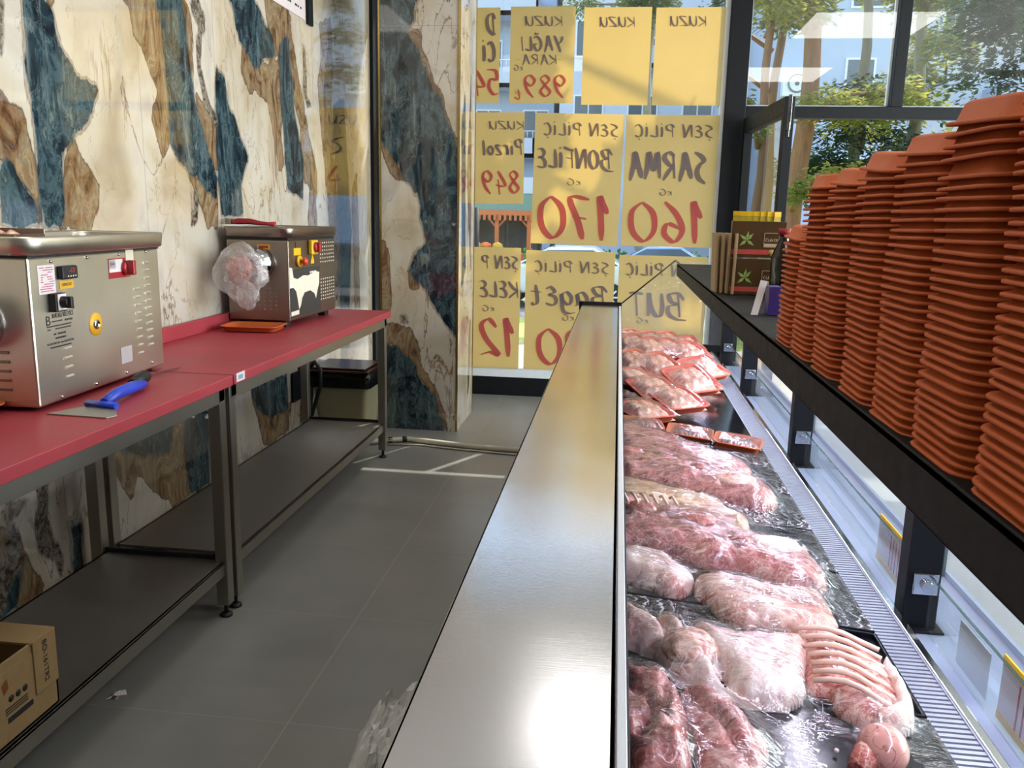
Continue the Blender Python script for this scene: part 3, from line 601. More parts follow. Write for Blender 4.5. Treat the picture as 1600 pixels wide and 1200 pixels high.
poster(-.672, -.018, .215, 1.103, [('ŞeN PİLİÇ', .52, .13, .09, .84, 0), ('Baget', .5, .37, .16, .84, 0), ('kG', .5, .55, .05, .14, 0), ('90', .45, .8, .3, .56, 1)], 'yellow poster lettered ŞEN PİLİÇ Baget behind the steel worktop end')
poster(.012, .646, .24, 1.087, [('ŞeN PİLİÇ', .5, .12, .1, .84, 0), ('BUT', .45, .42, .2, .6, 0), ('kG', .3, .56, .05, .14, 0), ('160', .5, .85, .26, .7, 1)], 'yellow poster lettered ŞEN PİLİÇ BUT seen through the end glass of the display counter')

# notice on the marble
nt_ = thing('wall_notice', 'white printed notice high on the marble wall near the pillar', 'notice', (-1.797, 4.6, 2.39))
MB().box(-1.797, -1.7955, 4.22, 4.84, 2.395, 2.8).build('paper_sheet', M['label_white'], nt_)
nl = MB()
for k in range(9):
    for j in range(14):
        if random.random() < .75: nl.box(-1.7952, -1.7948, 4.27+j*.038, 4.27+j*.038+random.uniform(.015, .032), 2.44+k*.038, 2.452+k*.038)
nl.build('printed_lines', M['ink'], nt_)
tag(MB().box(-1.799, -1.78, 4.86, 4.93, 2.38, 2.85).build('wall_box', M['frame'], None, bevel=.003), 'narrow dark box mounted high on the marble wall beside the white notice', 'box')

# ============================================================ THE DISPLAY COUNTER
def dz(x): return .645-.09*x
YE = 4.96
ct = thing('display_counter', 'long refrigerated meat display counter with steel worktop and black tray shelf', 'display counter', (.3, 2.3, 0))
cb = MB(); cb.box(-.165, .025, -.4, 4.94, .1, .828); cb.box(.025, .80, -.4, 4.94, .1, .40); cb.box(.025, .034, -.4, 4.94, .4, .84)
cb.build('body', M['frame'], ct, bevel=.003)
MB().box(-.12, .76, -.4, 4.9, 0, .1).build('plinth', M['dark'], ct)
wt = MB(); wt.box(-.196, .02, -.4, YE-.004, .838, .85); wt.box(-.196, -.19, -.4, YE-.004, .815, .85); wt.box(.012, .02, -.4, YE-.004, .80, .85)
wt.build('worktop', M['worktop'], ct, bevel=.002)
MB().box(.02, .031, -.4, YE-.004, .80, .846).build('worktop_edge', M['white_pvc'], ct, bevel=.001)
en = MB(); en.box(-.205, .034, YE-.004, YE+.012, .846, .866); en.box(-.212, -.196, YE-.004, YE+.012, .815, .866); en.box(.02, .036, YE-.006, YE+.012, .64, .862); en.box(.036, .66, YE-.01, YE+.012, .60, .638)
en.build('end_frame', M['black'], ct, bevel=.002)
# deck: sloping pans and the air grille
dk = MB(); y = -.4
while y < YE-.02:
    y2 = min(y+.51, YE-.012); dk.add([(.034, y, dz(.034)), (.5, y, dz(.5)), (.5, y2-.002, dz(.5)), (.034, y2-.002, dz(.034)), (.034, y, dz(.034)-.02), (.5, y, dz(.5)-.02), (.5, y2-.002, dz(.5)-.02), (.034, y2-.002, dz(.034)-.02)],
                                     [(0, 1, 2, 3), (7, 6, 5, 4), (0, 4, 5, 1), (1, 5, 6, 2), (2, 6, 7, 3), (3, 7, 4, 0)]); y += .51
dk.build('deck_pan', M['deck'], ct)
gr = MB(); gr.box(.499, .5035, -.4, YE-.012, .575, .601); gr.box(.5635, .566, -.4, YE-.012, .575, .601)
y = -.4
while y < YE-.02:
    gr.box(.5035, .5635, y, y+.0078, .594, .5985); y += .0132
gr.box(.5035, .5635, -.4, YE-.02, .56, .562)
gr.build('air_grille', plain('grille_coating', '#a9b0c0', .3, .35), ct)
rl = MB(); rl.box(.566, .582, -.4, YE-.012, .57, .604); rl.build('front_rail', M['polished'], ct, bevel=.002)
tr_ = MB(); tr_.box(.582, .80, -.4, YE-.012, .53, .548); tr_.box(.79, .80, -.4, YE-.012, .40, .56); tr_.build('front_ledge', plain('pale_blue_ledge', '#949fb8', .2, var=.04), ct)
# top shelf on its posts
sh = MB(); sh.box(.33, .68, -.4, 4.82, 1.096, 1.106); sh.box(.33, .336, -.4, 4.82, 1.042, 1.107); sh.box(.674, .68, -.4, 4.82, 1.042, 1.107)
sh.box(.33, .36, -.4, 4.82, 1.042, 1.046)
shelf = sh.build('top_shelf', M['black'], ct, bevel=.0015)
for k in range(12): MB().cyl((.345, .15+k*.42, 1.036), (.345, .15+k*.42, 1.043), .004, n=8).build('screw', M['dark'], shelf)
for py in (-.2, .52, 1.69, 2.84, 4.0, 4.83):
    p = MB().box(.602, .668, py-.026, py+.026, .548, 1.096).box(.59, .68, py-.045, py+.045, .548, .553).build('shelf_post', M['frame'], ct, bevel=.002)
    if py > .3:
        MB().box(.612, .66, py-.037, py-.026, .628, .672).cyl((.636, py-.045, .65), (.636, py-.036, .65), .011, n=14).build('glass_clamp', M['polished'], p, bevel=.002)
# glass fences between the posts, front glass, end glass
ys = [-.2, .52, 1.69, 2.84, 4.0, 4.83]
for a, b in zip(ys[:-1], ys[1:]):
    f = MB().box(.646, .652, a+.034, b-.034, .549, .662).build('glass_fence', M['glass_case'], ct)
    MB().box(.6462, .6518, a+.034, b-.034, .662, .6632).build('glass_edge', M['glass_edge'], f)
for a, b in ((-.4, .62), (.623, 1.95), (1.953, 3.30), (3.303, 4.93)):
    f = MB().box(.782, .788, a, b, .40, 1.09).build('front_glass', M['glass_case'], ct)
    MB().box(.7815, .7885, b-.0016, b+.0008, .40, 1.09).build('glass_edge', M['glass_edge'], f)
eg = MB(); poly = [(.036, .638), (.036, .862), (.33, 1.115), (.66, 1.115), (.66, .638)]
eg.add([(x, yy, z) for yy in (YE-.002, YE+.004) for x, z in poly], [(0, 1, 2, 3, 4), (9, 8, 7, 6, 5), (0, 5, 6, 1), (1, 6, 7, 2), (2, 7, 8, 3), (3, 8, 9, 4), (4, 9, 5, 0)])
eg.build('end_glass', M['clear_acrylic'], ct)
MB().tube([(.036, YE, .862), (.33, YE, 1.118)], .0045, 6).build('end_glass_trim', M['dark'], ct)
MB().tube([(.33, YE, 1.118), (.345, 4.83, 1.107)], .006, 6).build('shelf_end_strip', M['shelf_steel'], ct)

# price tickets clipped on the glass fence
def ticket(y, label, w=.085, h=.1, x=.655, lean=0, kind=0):
    t = thing('price_ticket', label, 'price ticket', (x, y, .563), lean, 'price tickets on the glass fence')
    g = MB().box(-.001, .001, 0, w, 0, h*.92); g.build('ticket_card', M['label_white'], t, local=True)
    MB().box(-.0016, .0016, 0, w, h*.86, h*1.06).build('yellow_band', M['yellow_paint'], t, local=True)
    r = MB()
    for k in range(4): r.box(-.0018, .0018, .008+k*.019, .012+k*.019, .008, h*.84)
    r.build('red_stripes', M['red_ink'], t, local=True)
    MB().box(-.002, .002, 0, w, -.006, .008).build('ticket_foot', M['yellow_paint'], t, local=True)
    return t
ticket(1.86, 'small yellow and red striped price ticket on the glass fence beyond the nearer post', w=.16)
ticket(1.22, 'small yellow and red striped price ticket at the right edge, nearest on the glass fence', w=.13)
tag(MB().box(.657, .6585, 1.40, 1.53, .556, .64).build('blank_card', M['white_pvc'], None), 'blank pale blue card standing behind the nearer glass fence', 'card')

# ============================================================ STACKS OF FOAM TRAYS
def rrect(hx, hy, r, z, n=5):
    out = []
    for (sx_, sy_, a0) in ((1, 1, 0), (-1, 1, 90), (-1, -1, 180), (1, -1, 270)):
        for k in range(n):
            a = math.radians(a0+90*k/(n-1)); out.append((sx_*(hx-r)+r*math.cos(a), sy_*(hy-r)+r*math.sin(a), z))
    return out
def foam_tray_mb(hx=.115, hy=.082, h=.024):
    """upside down: rim at z=0, bottom of the tray at the top"""
    prof = [(0, .032, .0005), (0, .032, .0035), (-.0035, .03, .0045), (-.0085, .027, .0045), (-.0145, .022, h-.004), (-.018, .02, h-.001), (-.022, .018, h), (-.032, .014, h), (-.036, .012, h-.002), (-.06, .01, h-.002),
            (-.06, .01, h-.004), (-.022, .018, h-.004), (-.018, .02, h-.006), (-.011, .024, .0015), (-.002, .03, .0)]
    mb = MB(); vs = []; R = 20
    for d, r, z in prof:
        ring = rrect(hx+d, hy+d, r, z)
        vs += [(x, y, zz+.0022*math.cos(math.pi*min(1, abs(x)/hx))*(1 if z < .01 else .3)-.001) for x, y, zz in ring]
    n = len(prof); fs = [(i*R+k, i*R+(k+1) % R, (i+1)*R+(k+1) % R, (i+1)*R+k) for i in range(n-1) for k in range(R)]
    fs += [((n-1)*R+k, (n-1)*R+(k+1) % R, (k+1) % R, k) for k in range(R)]
    mb.add(vs, fs, True)
    mb.f.append([9*R+k for k in range(R)]); mb.sm.append(True); mb.mi.append(0)
    mb.f.append([10*R+k for k in range(R)][::-1]); mb.sm.append(True); mb.mi.append(0)
    return mb
proto = foam_tray_mb().build('foam_tray', M['foam'], None, local=True)
stack_far = [.83, 1.0, 1.165, 1.325, 1.515, 1.685, 1.85]
names = ['nearest', 'second nearest', 'third', 'fourth', 'fifth', 'sixth', 'farthest']
def ordinal(k):
    a = 'zeroth first second third fourth fifth sixth seventh eighth ninth tenth eleventh twelfth thirteenth fourteenth fifteenth sixteenth seventeenth eighteenth nineteenth twentieth'.split()
    return a[k] if k <= 20 else ('twenty-' if k < 30 else 'thirty-')+a[k % 10] if k % 10 else {30: 'thirtieth'}[k]
first = True
for si, yf in enumerate(stack_far):
    rng = random.Random(50+si); yc = yf-.083; n = (34, 33, 32, 31, 30, 30, 21)[si]
    z = 1.1068; dx = dy = 0; tiltx = tilty = 0
    for k in range(n):
        o = proto if first else dup(proto); first = False
        dx += rng.uniform(-.0012, .0012); dy += rng.uniform(-.001, .001); dx *= .95; dy *= .95
        tiltx = math.radians(rng.uniform(-.7, .7)); tilty = math.radians(rng.uniform(-.6, .6)-(k/n)*1.2)
        if si == 1 and k == n-4: z += .008; 
        if k > n-4: tiltx += math.radians(rng.uniform(.5, 1.5)*(k-n+4)); z += .0015
        o.location = (.338+.115+dx, yc+dy, z); o.rotation_euler = (tiltx, tilty, math.radians(rng.uniform(-1.6, 1.6)))
        z += .0103+(.0012 if rng.random() < .12 else 0)
        st = f'{names[si]} stack of orange trays on the black shelf'
        if k == n-1: tag(o, f'topmost orange foam tray of the {st}', 'foam tray', 'upturned orange foam trays on the shelf')
        elif k == 0: tag(o, f'bottom orange foam tray of the {st}', 'foam tray', 'upturned orange foam trays on the shelf')
        else: tag(o, f'orange foam tray, {ordinal(n-k)} from the top of the {names[si]} stack on the shelf', 'foam tray', 'upturned orange foam trays on the shelf')

# ============================================================ GOODS AT THE FAR END OF THE SHELF
def leafbox(y, z, label, d=.03, x0=.372, w=.175, h=.118):
    t = thing('seasoning_box', label, 'box', (x0, y, z), 0, 'dark brown seasoning boxes on the shelf')
    MB().box(0, w, 0, d, 0, h).build('carton', M['brownbox'], t, local=True, bevel=.001)
    r = MB().box(.002, w-.002, -.0008, 0, .010, .026); r.build('red_stripe', M['red_ink'], t, local=True)
    lf = MB()
    for a in (45, 140, 215, 320, 80):
        ca, sa = math.cos(math.radians(a)), math.sin(math.radians(a))
        pts = [(0, 0), (.012, .006), (.03, .002), (.012, -.005)]
        lf.add([(.05+px*ca-pz*sa, -.001, .056+px*sa+pz*ca) for px, pz in pts], [(0, 1, 2, 3)])
    lf.build('green_leaf_print', M['leafprint'], t, local=True)
    lg = MB(); x1 = .105
    for a, b, c, d_ in ((x1, x1+.05, .034, .0355), (x1, x1+.05, .0795, .081), (x1, x1+.0015, .034, .081), (x1+.0485, x1+.05, .034, .081)): lg.box(a, b, -.0012, -.0002, c, d_)
    lg.box(x1, x1+.05, -.0011, -.0002, .036, .046)
    lg.build('label_frame', M['printcream'], t, local=True)
    MB().lathe([(0, 0), (.011, 0), (.011, .0012), (0, .0012)], n=18, M=Matrix.Translation((.132, 0, .016)) @ Matrix.Rotation(math.pi/2, 4, 'X')).build('gold_seal_print', M['seal'], t, local=True)
    def f(u, v): return (u, -.0022, v)
    tx = MB(); letters(tx, 'CUkOl', x1+.025, .058, .01, .04, f, nib=.09); tx.build('label_lettering', M['printcream'], t, local=True)
    return t
M['brownbox'] = plain('brown_printed_carton', '#4a3318', .35, var=.1); M['leafprint'] = plain('green_leaf_print', '#8aa258', .5); M['printcream'] = plain('cream_print', '#b9a48c', .5); M['seal'] = plain('gold_print', '#b08a4a', .4)
M['kraft'] = plain('pale_wooden_lath', '#a88f6a', .6, var=.12, vscale=18, stretch=(1, 1, .2))
leafbox(2.90, 1.108, 'lower dark brown seasoning box behind the shelf rim')
tag(MB().box(.366, .56, 2.905, 2.95, 1.2265, 1.2305).build('clear_divider', M['clear_acrylic'], None), 'clear plastic divider sheet between the two brown seasoning boxes', 'divider')
leafbox(2.91, 1.231, 'upper dark brown seasoning box with green leaf print')
for k in range(4):
    x = .338+k*.0105
    b = MB().box(-.0042, .0042, -.05, .05, 0, .2).build('wooden_lath', M['kraft'], None, local=True, bevel=.001)
    b.location = (.336+k*.0155, 3.0-k*.02, 1.108); b.rotation_euler = (0, math.radians(-2+k*1.0), math.radians(2))
    tag(b, ['leftmost', 'second', 'third', 'rightmost'][k]+' of four pale upright laths left of the seasoning boxes', 'lath', 'pale upright laths on the shelf')
for k in range(7):
    s = thing('seasoning_sachet', f'yellow sachet standing above the brown seasoning boxes, {["first","second","third","fourth","fifth","sixth","seventh"][k]} from the laths', 'sachet', (.39+k*.022, 2.955, 1.231), math.radians(-10+k*5), 'yellow sachets behind the seasoning boxes')
    g = MB(); g.add([(-.012, -.002, 0), (.012, -.002, 0), (.012, -.002, .14+.004*(k % 3)), (-.012, -.002, .14), (-.012, .004, 0), (.012, .004, 0), (.012, .002, .14+.004*(k % 3)), (-.012, .002, .14)], [(0, 1, 2, 3), (7, 6, 5, 4), (0, 4, 5, 1), (1, 5, 6, 2), (2, 6, 7, 3), (3, 7, 4, 0)])
    g.build('pouch', M['sachet'] if 'sachet' in M else M.setdefault('sachet', plain('olive_yellow_foil', '#b3a13c', .25, var=.2)), s, local=True)
    MB().box(-.012, .012, -.003, .003, .134, .15).build('crimped_top', M['yellow_paint'], s, local=True)
bt = thing('sauce_bottle', 'dark glass bottle with ribbed red cap behind the farthest tray stack', 'bottle', (.525, 2.82, 1.107))
MB().lathe([(0, 0), (.034, 0), (.036, .01), (.036, .13), (.03, .15), (.017, .178), (.014, .19), (.014, .205), (0, .205)]).build('bottle_body', M['bottleglass'] if 'bottleglass' in M else M.setdefault('bottleglass', plain('dark_bottle', '#15110f', .06)), bt, local=True)
cap = MB()
for k in range(22):
    a = 2*math.pi*k/22; cap.cyl((.0165*math.cos(a), .0165*math.sin(a), .2), (.0165*math.cos(a), .0165*math.sin(a), .222), .0028, n=6)
cap.cyl((0, 0, .2), (0, 0, .222), .0168, n=22); cap.build('cap', M['red_plastic'], bt, local=True)
sc = thing('card_stand', 'pale grey card leaning on a small purple box before the seasoning boxes', 'card stand', (.355, 2.28, 1.107))
g = MB(); g.add([(0, 0, 0), (.018, 0, 0), (.040, .02, .088), (.022, .02, .09), (0, .002, 0), (.018, .002, 0), (.040, .022, .088), (.022, .022, .09)], [(0, 1, 2, 3), (7, 6, 5, 4), (0, 4, 5, 1), (1, 5, 6, 2), (2, 6, 7, 3), (3, 7, 4, 0)]); g.build('card', M['label_white'], sc, local=True)
MB().box(.043, .075, .0, .06, 0, .075).build('purple_box', plain('purple_carton', '#3f2d78', .4), sc, local=True, bevel=.001)

# ============================================================ WORK TABLES
def table(y0, y1, label, zt=.825):
    t = thing('work_table', label, 'table', (-1.5, (y0+y1)/2, 0), 0, 'steel work tables with red tops along the marble wall')
    x0, x1 = -1.782, -1.215
    MB().box(x0, x1, y0+.0015, y1-.0015, zt-.034, zt).build('red_top', M['red_top'], t, bevel=.003)
    MB().box(x0, x0+.022, y0+.002, y1-.002, zt, zt+.058).build('red_backsplash', M['red_top'], t, bevel=.003)
    ap = MB(); ap.box(x1-.062, x1-.022, y0+.02, y1-.02, zt-.085, zt-.034); ap.box(x0+.06, x0+.10, y0+.02, y1-.02, zt-.085, zt-.034); ap.box(x0+.06, x1-.022, y0+.02, y0+.06, zt-.08, zt-.034); ap.box(x0+.06, x1-.022, y1-.06, y1-.02, zt-.08, zt-.034)
    ap.build('top_frame', M['steelv'], t, bevel=.002)
    for x in (x1-.066, x0+.058):
        for y in (y0+.012, y1-.054):
            lg = MB().box(x, x+.042, y, y+.042, .045, zt-.034).build('leg', M['steelv'], t, bevel=.003)
            MB().cyl((x+.021, y+.021, .012), (x+.021, y+.021, .046), .007, n=10).lathe([(0, 0), (.02, 0), (.021, .007), (.012, .014), (0, .014)], c=(x+.021, y+.021, 0), n=16).build('foot', M['dark'], lg)
    s = MB(); s.box(x0+.1, x1-.035, y0+.03, y1-.03, .192, .2); s.box(x1-.045, x1-.035, y0+.03, y1-.03, .152, .2); s.box(x0+.1, x0+.11, y0+.03, y1-.03, .165, .2)
    s.build('lower_shelf', M['shelf_steel'], t, bevel=.0015)
    MB().box(x0+.1, x1-.06, y1-.036, y1-.03, .195, .215).build('shelf_lip', M['dark'], t)
    return t
tb1 = table(.72, 2.545, 'nearer steel work table with red top carrying the big mincer')
tb2 = table(2.55, 4.485, 'farther steel work table with red top, running to the marble pillar')
st = thing('product_sticker', 'small white square sticker on the red table edge at the table joint', 'sticker', (-1.214, 2.54, .81))
MB().box(-1.2148, -1.2138, 2.566, 2.628, .797, .826).build('sticker_paper', M['label_white'], st)
MB().box(-1.2139, -1.2135, 2.58, 2.612, .804, .818).build('teal_print', plain('teal_print', '#6fa5b5', .5), st)

# ============================================================ MINCERS
def label_lines(mb, x, y0, y1, z0, z1, n, rng, fill=.8, t=.0006, seg=.006):
    for k in range(n):
        z = z1-(z1-z0)*(k+.5)/n; h = (z1-z0)/n*.42; y = y0+rng.uniform(0, (y1-y0)*.12); ye = y1-rng.uniform(0, (y1-y0)*.15)
        while y < ye:
            w = rng.uniform(.3, 1)*seg*2
            if rng.random() < fill: mb.box(x, x+t, y, min(y+w, ye), z-h/2, z+h/2)
            y += w+seg*.35
def text_mesh(txt, size, extr=.0003):
    cu = bpy.data.curves.new('t', 'FONT'); cu.body = txt; cu.size = size; cu.extrude = extr; cu.resolution_u = 3
    o = bpy.data.objects.new('t', cu); C.objects.link(o)
    dg = bpy.context.evaluated_depsgraph_get(); me = bpy.data.meshes.new_from_object(o.evaluated_get(dg))
    vs = [tuple(v.co) for v in me.vertices]; fs = [tuple(p.vertices) for p in me.polygons]
    bpy.data.objects.remove(o); bpy.data.curves.remove(cu); bpy.data.meshes.remove(me)
    return vs, fs
def put_text(mb, txt, size, x, y, z, width=None):
    """on a plane facing +x: reading direction +y, up +z; y, z = left bottom"""
    vs, fs = text_mesh(txt, size)
    w = max(v[0] for v in vs); k = (width/w) if width else 1
    mb.add([(x+v[2], y+v[0]*k, z+v[1]) for v in vs], fs)

m1 = thing('meat_mincer', 'large steel meat mincer with yellow ring badge on the nearer red table', 'meat mincer', (-1.456, 1.948, .825), math.radians(2.6), 'steel meat mincers on the red tables')
Lm, Dm, Hm = .665, .26, .395      # local: x from -Dm to 0 (0 = side facing the room), y 0..Lm, z from 0 (feet) up
def hopper(par, Lm, Dm, z0, z1, out=.022, mat='bodysteel'):
    h = MB(); n = 6
    def ring(e, z): return [(x-Dm/2, y+Lm/2, zz) for x, y, zz in rrect(Dm/2+e, Lm/2+e, max(.012, .03+e), z)]
    rings = [ring(out-.006, z0), ring(out, z0+.004), ring(out+.004, z1-.006), ring(out+.002, z1), ring(out-.004, z1), ring(out-.007, z1-.006), ring(out-.014, z0+.012), ring(-.05, z0+.008)]
    R = 20; vs = [p for r in rings for p in r]
    h.add(vs, [(i*R+k, i*R+(k+1) % R, (i+1)*R+(k+1) % R, (i+1)*R+k) for i in range(len(rings)-1) for k in range(R)], True)
    for i in (0, len(rings)-1): h.f.append([i*R+k for k in range(R)]); h.sm.append(False); h.mi.append(0)
    return h.build('hopper_pan', M[mat], par, local=True)
bd = MB().box(-Dm, 0, 0, Lm, .012, Hm).build('body', M['bodysteel'], m1, local=True, bevel=.006)
MB().box(-Dm-.001, .001, -.001, Lm+.001, Hm-.001, Hm+.008).build('seal_strip', M['dark'], m1, local=True)
hopper(m1, Lm, Dm, Hm+.006, Hm+.052)
for x in (-.04, -Dm+.04):
    for y in (.04, Lm-.04): MB().cyl((x, y, 0), (x, y, .014), .014, n=14).build('foot', M['dark'], m1, local=True)
nz_ = MB().lathe([(0, .11), (.062, .11), (.072, .104), (.074, .09), (.074, .02), (.078, .015), (.078, 0), (0, 0)], n=36, M=Matrix.Translation((-.155, 0, .225)) @ Matrix.Rotation(math.pi/2, 4, 'X')).build('mincing_head', M['polished'], m1, local=True)
fl_ = MB()
for k in range(5): fl_.box(-.14+.0, -.07, -.004, 0, .055+k*.024, .062+k*.024)
fl_.build('front_louvre_panel', M['dark_steel'], m1, local=True)
# things on its side (local y = world y - 1.948)
def loc(y): return y-1.948
lv = MB()
def louvre(y, z, w=.03):
    lv.add([(0.0002, y, z-.004), (.0002, y+w, z-.004), (.0055, y+w-.004, z+.001), (.0055, y+.004, z+.001), (.0002, y+w, z+.005), (.0002, y, z+.005)], [(0, 1, 2, 3), (3, 2, 4, 5), (1, 4, 2), (0, 3, 5)], False)
for k in range(12): louvre(loc(2.517), .353-k*.0238)
for k in range(9): louvre(loc(2.45), .276-k*.0252)
for k in range(4): louvre(loc(2.065), .147-k*.0255, .038)
lv.build('louvre_panel', M['louvre'] if 'louvre' in M else M.setdefault('louvre', plain('bright_louvre', '#d9d2bf', .35, .6)), m1, local=True)
w = MB().box(0, .0008, loc(1.984), loc(2.055), .3, .374).build('warning_label', M['label_white'], m1, local=True)
rr = random.Random(3); t_ = MB(); label_lines(t_, .0009, loc(1.99), loc(2.05), .304, .37, 11, rr); t_.build('pink_print', M['label_pink'], w, local=True)
d_ = MB().box(0, .016, loc(2.066), loc(2.136), .333, .368).build('thermostat_display', M['dark'], m1, local=True, bevel=.004)
t_ = MB(); put_text(t_, '-13', .018, .0166, loc(2.095), .35); t_.build('red_digits', None or plain('red_lit_digits', '#e0343c', .4), d_, local=True)
t_ = MB(); 
for k in range(4): t_.box(.016, .0166, loc(2.088)+k*.011, loc(2.092)+k*.011, .339, .343)
t_.build('buttons', M['label_white'], d_, local=True)
s_ = MB().box(0, .0008, loc(2.073), loc(2.135), .307, .328).build('yellow_sticker', M['yellow'], m1, local=True)
t_ = MB(); put_text(t_, 'TERMOSTAT', .012, .001, loc(2.08), .314, .048); t_.build('sticker_lettering', M['ink'], s_, local=True)
sw = MB().box(0, .02, loc(2.02), loc(2.068), .252, .3).build('rotary_switch', M['dark'], m1, local=True, bevel=.002)
MB().box(.0195, .0212, loc(2.028), loc(2.064), .256, .298).build('switch_plate', M['label_white'], sw, local=True)
MB().lathe([(0, 0), (.014, 0), (.013, .02), (0, .02)], n=18, M=Matrix.Translation((.021, loc(2.045), .277)) @ Matrix.Rotation(math.pi/2, 4, 'Y')).box(.02, .05, loc(2.038), loc(2.052), .262, .292).build('switch_knob', M['dark'], sw, local=True, bevel=.003)
br = MB(); put_text(br, 'BURSALI BİLEYİCİ', .017, .0004, loc(2.028), .235, .095); put_text(br, '®', .008, .0004, loc(2.124), .25)
br.box(.0002, .0007, loc(2.026), loc(2.072), .2245, .2275); put_text(br, 'MURTPAŞA', .008, .0004, loc(2.082), .2225, .036)
put_text(br, 'B', .036, .0004, loc(2.0), .218, .021)
label_lines(br, .0003, loc(2.0), loc(2.115), .202, .218, 2, rr, .9, .0004, .004)
put_text(br, 'Tel: 0.222 220 12 96 - Gsm: 0.532 775 77 16', .008, .0004, loc(1.998), .166, .118)
label_lines(br, .0003, loc(2.03), loc(2.09), .176, .198, 2, rr, .9, .0004, .004); label_lines(br, .0003, loc(1.998), loc(2.12), .154, .163, 1, rr, .9, .0004, .004)
br.build('maker_lettering', M['ink'], m1, local=True)
rg = MB().lathe([(0, 0), (.033, 0), (.033, .0012), (0, .0012)], n=36, M=Matrix.Translation((0, loc(2.226), .195)) @ Matrix.Rotation(math.pi/2, 4, 'Y')).build('yellow_ring_badge', M['yellow'], m1, local=True)
MB().lathe([(.0135, .001), (.0135, .006), (.009, .008), (.007, .004), (0, .004)], n=24, M=Matrix.Translation((0, loc(2.226), .195)) @ Matrix.Rotation(math.pi/2, 4, 'Y')).build('key_socket', M['polished'], rg, local=True)
MB().lathe([(0, .0045), (.0068, .0045), (.0068, .0055), (0, .0055)], n=16, M=Matrix.Translation((0, loc(2.226), .195)) @ Matrix.Rotation(math.pi/2, 4, 'Y')).build('socket_hole', M['dark'], rg, local=True)
lb = MB().box(0, .001, loc(2.312), loc(2.43), .317, .375).build('switch_label', M['red_plastic'], m1, local=True)
g = MB().box(.001, .0014, loc(2.315), loc(2.39), .335, .372).box(.001, .0014, loc(2.315), loc(2.352), .345, .372); g.build('white_print', M['label_white'], lb, local=True)
t_ = MB(); t_.tube([(.0016, loc(2.334)+.014*math.cos(a), .36+.006*math.sin(a)) for a in [k*math.pi/8 for k in range(17)]], .0005, 5); put_text(t_, 'OMAS', .006, .0017, loc(2.325), .3575, .018); t_.build('oval_logo', M['ink'], lb, local=True)
MB().lathe([(0, 0), (.022, 0), (.021, .012), (0, .014)], n=22, M=Matrix.Translation((.001, loc(2.4), .345)) @ Matrix.Rotation(math.pi/2, 4, 'Y')).box(.01, .034, loc(2.392), loc(2.41), .324, .368).build('red_knob', M['red_plastic'], lb, local=True, bevel=.004)
MB().box(0, .0012, loc(2.41), loc(2.455), .363, .397).build('masking_tape', M['tape'] if 'tape' in M else M.setdefault('tape', plain('masking_tape', '#cfc7b4', .6)), m1, local=True)
pl_ = MB().box(0, .001, loc(2.348), loc(2.412), .058, .108).build('data_plate', plain('grey_foil_plate', '#aaa4a6', .35), m1, local=True)
scr = MB()
for y, z in ((2.041, .382), (2.207, .384), (2.372, .386), (2.531, .388), (2.044, .022), (2.208, .025), (2.374, .028), (2.53, .033)):
    scr.lathe([(0, .004), (.003, .004), (.0046, .0015), (.0046, 0)], n=12, M=Matrix.Translation((0, loc(y), z)) @ Matrix.Rotation(math.pi/2, 4, 'Y'))
scr.build('screws', M['polished'], m1, local=True)
# black food tray with scraps lying in the hopper pan
ft = thing('food_tray', 'black plastic tray in the pan of the nearer mincer', 'tray', (-1.62, 1.99, 1.236), math.radians(4))
g = MB(); g.box(-.1, .1, 0, .13, 0, .004); g.box(-.1, -.096, 0, .13, 0, .04); g.box(.096, .1, 0, .13, 0, .04); g.box(-.1, .1, 0, .004, 0, .04); g.box(-.1, .1, .126, .13, 0, .052); g.build('tray_body', M['dark_steel'], ft, local=True, bevel=.002)
M['sausage'] = meat_mat('pale_sausage', '#d79a80', '#b96a50', '#ecc9b0')
for k in range(4):
    s = MB().tube([(-.06+k*.034, .03+.01*(k % 2), .022), (-.052+k*.034, .06, .034), (-.045+k*.034, .09, .022)], [.011, .016, .012], 12).build('fat_piece', M['sausage'], None, local=True)
    s.location = (-1.62, 1.99, 1.236)
    tag(s, f'{["leftmost","second","third","rightmost"][k]} pale fat piece in the black tray on the nearer mincer', 'fat piece', 'pale fat pieces on the nearer mincer')

m2 = thing('meat_mincer', 'smaller dark steel mincer with bagged outlet on the farther red table', 'meat mincer', (-1.462, 3.655, .825), math.radians(-1.5), 'steel meat mincers on the red tables')
L2, D2, H2 = .585, .292, .405
MB().box(-D2, 0, 0, L2, .03, H2-.012).build('body', M['dark_steel'], m2, local=True, bevel=.005)
MB().box(-D2+.002, -.002, .002, L2-.002, H2-.012, H2).build('seal_strip', M['dark'], m2, local=True)
hopper(m2, L2, D2, H2, H2+.045, .014, 'dark_steel')
for x in (-.05, -D2+.05):
    for y in (.05, L2-.05): MB().box(x-.02, x+.02, y-.025, y+.025, 0, .031).build('foot', M['dark'], m2, local=True, bevel=.003)
MB().lathe([(0, .1), (.05, .1), (.056, .09), (.058, .05), (.066, .045), (.07, .03), (.07, 0), (0, 0)], n=32, M=Matrix.Translation((-.135, 0, .29)) @ Matrix.Rotation(math.pi/2, 4, 'X')).build('mincing_head', M['polished'], m2, local=True)
pf = MB()
for j in range(6):
    for k in range(5): pf.add([(-.18+k*.027+dx, -.0012+dyy, .08+j*.019+dzz) for dx, dyy, dzz in ((0, .001, 0), (.009, -.003, .002), (.018, .001, 0), (.009, -.002, .008))], [(0, 1, 2, 3)])
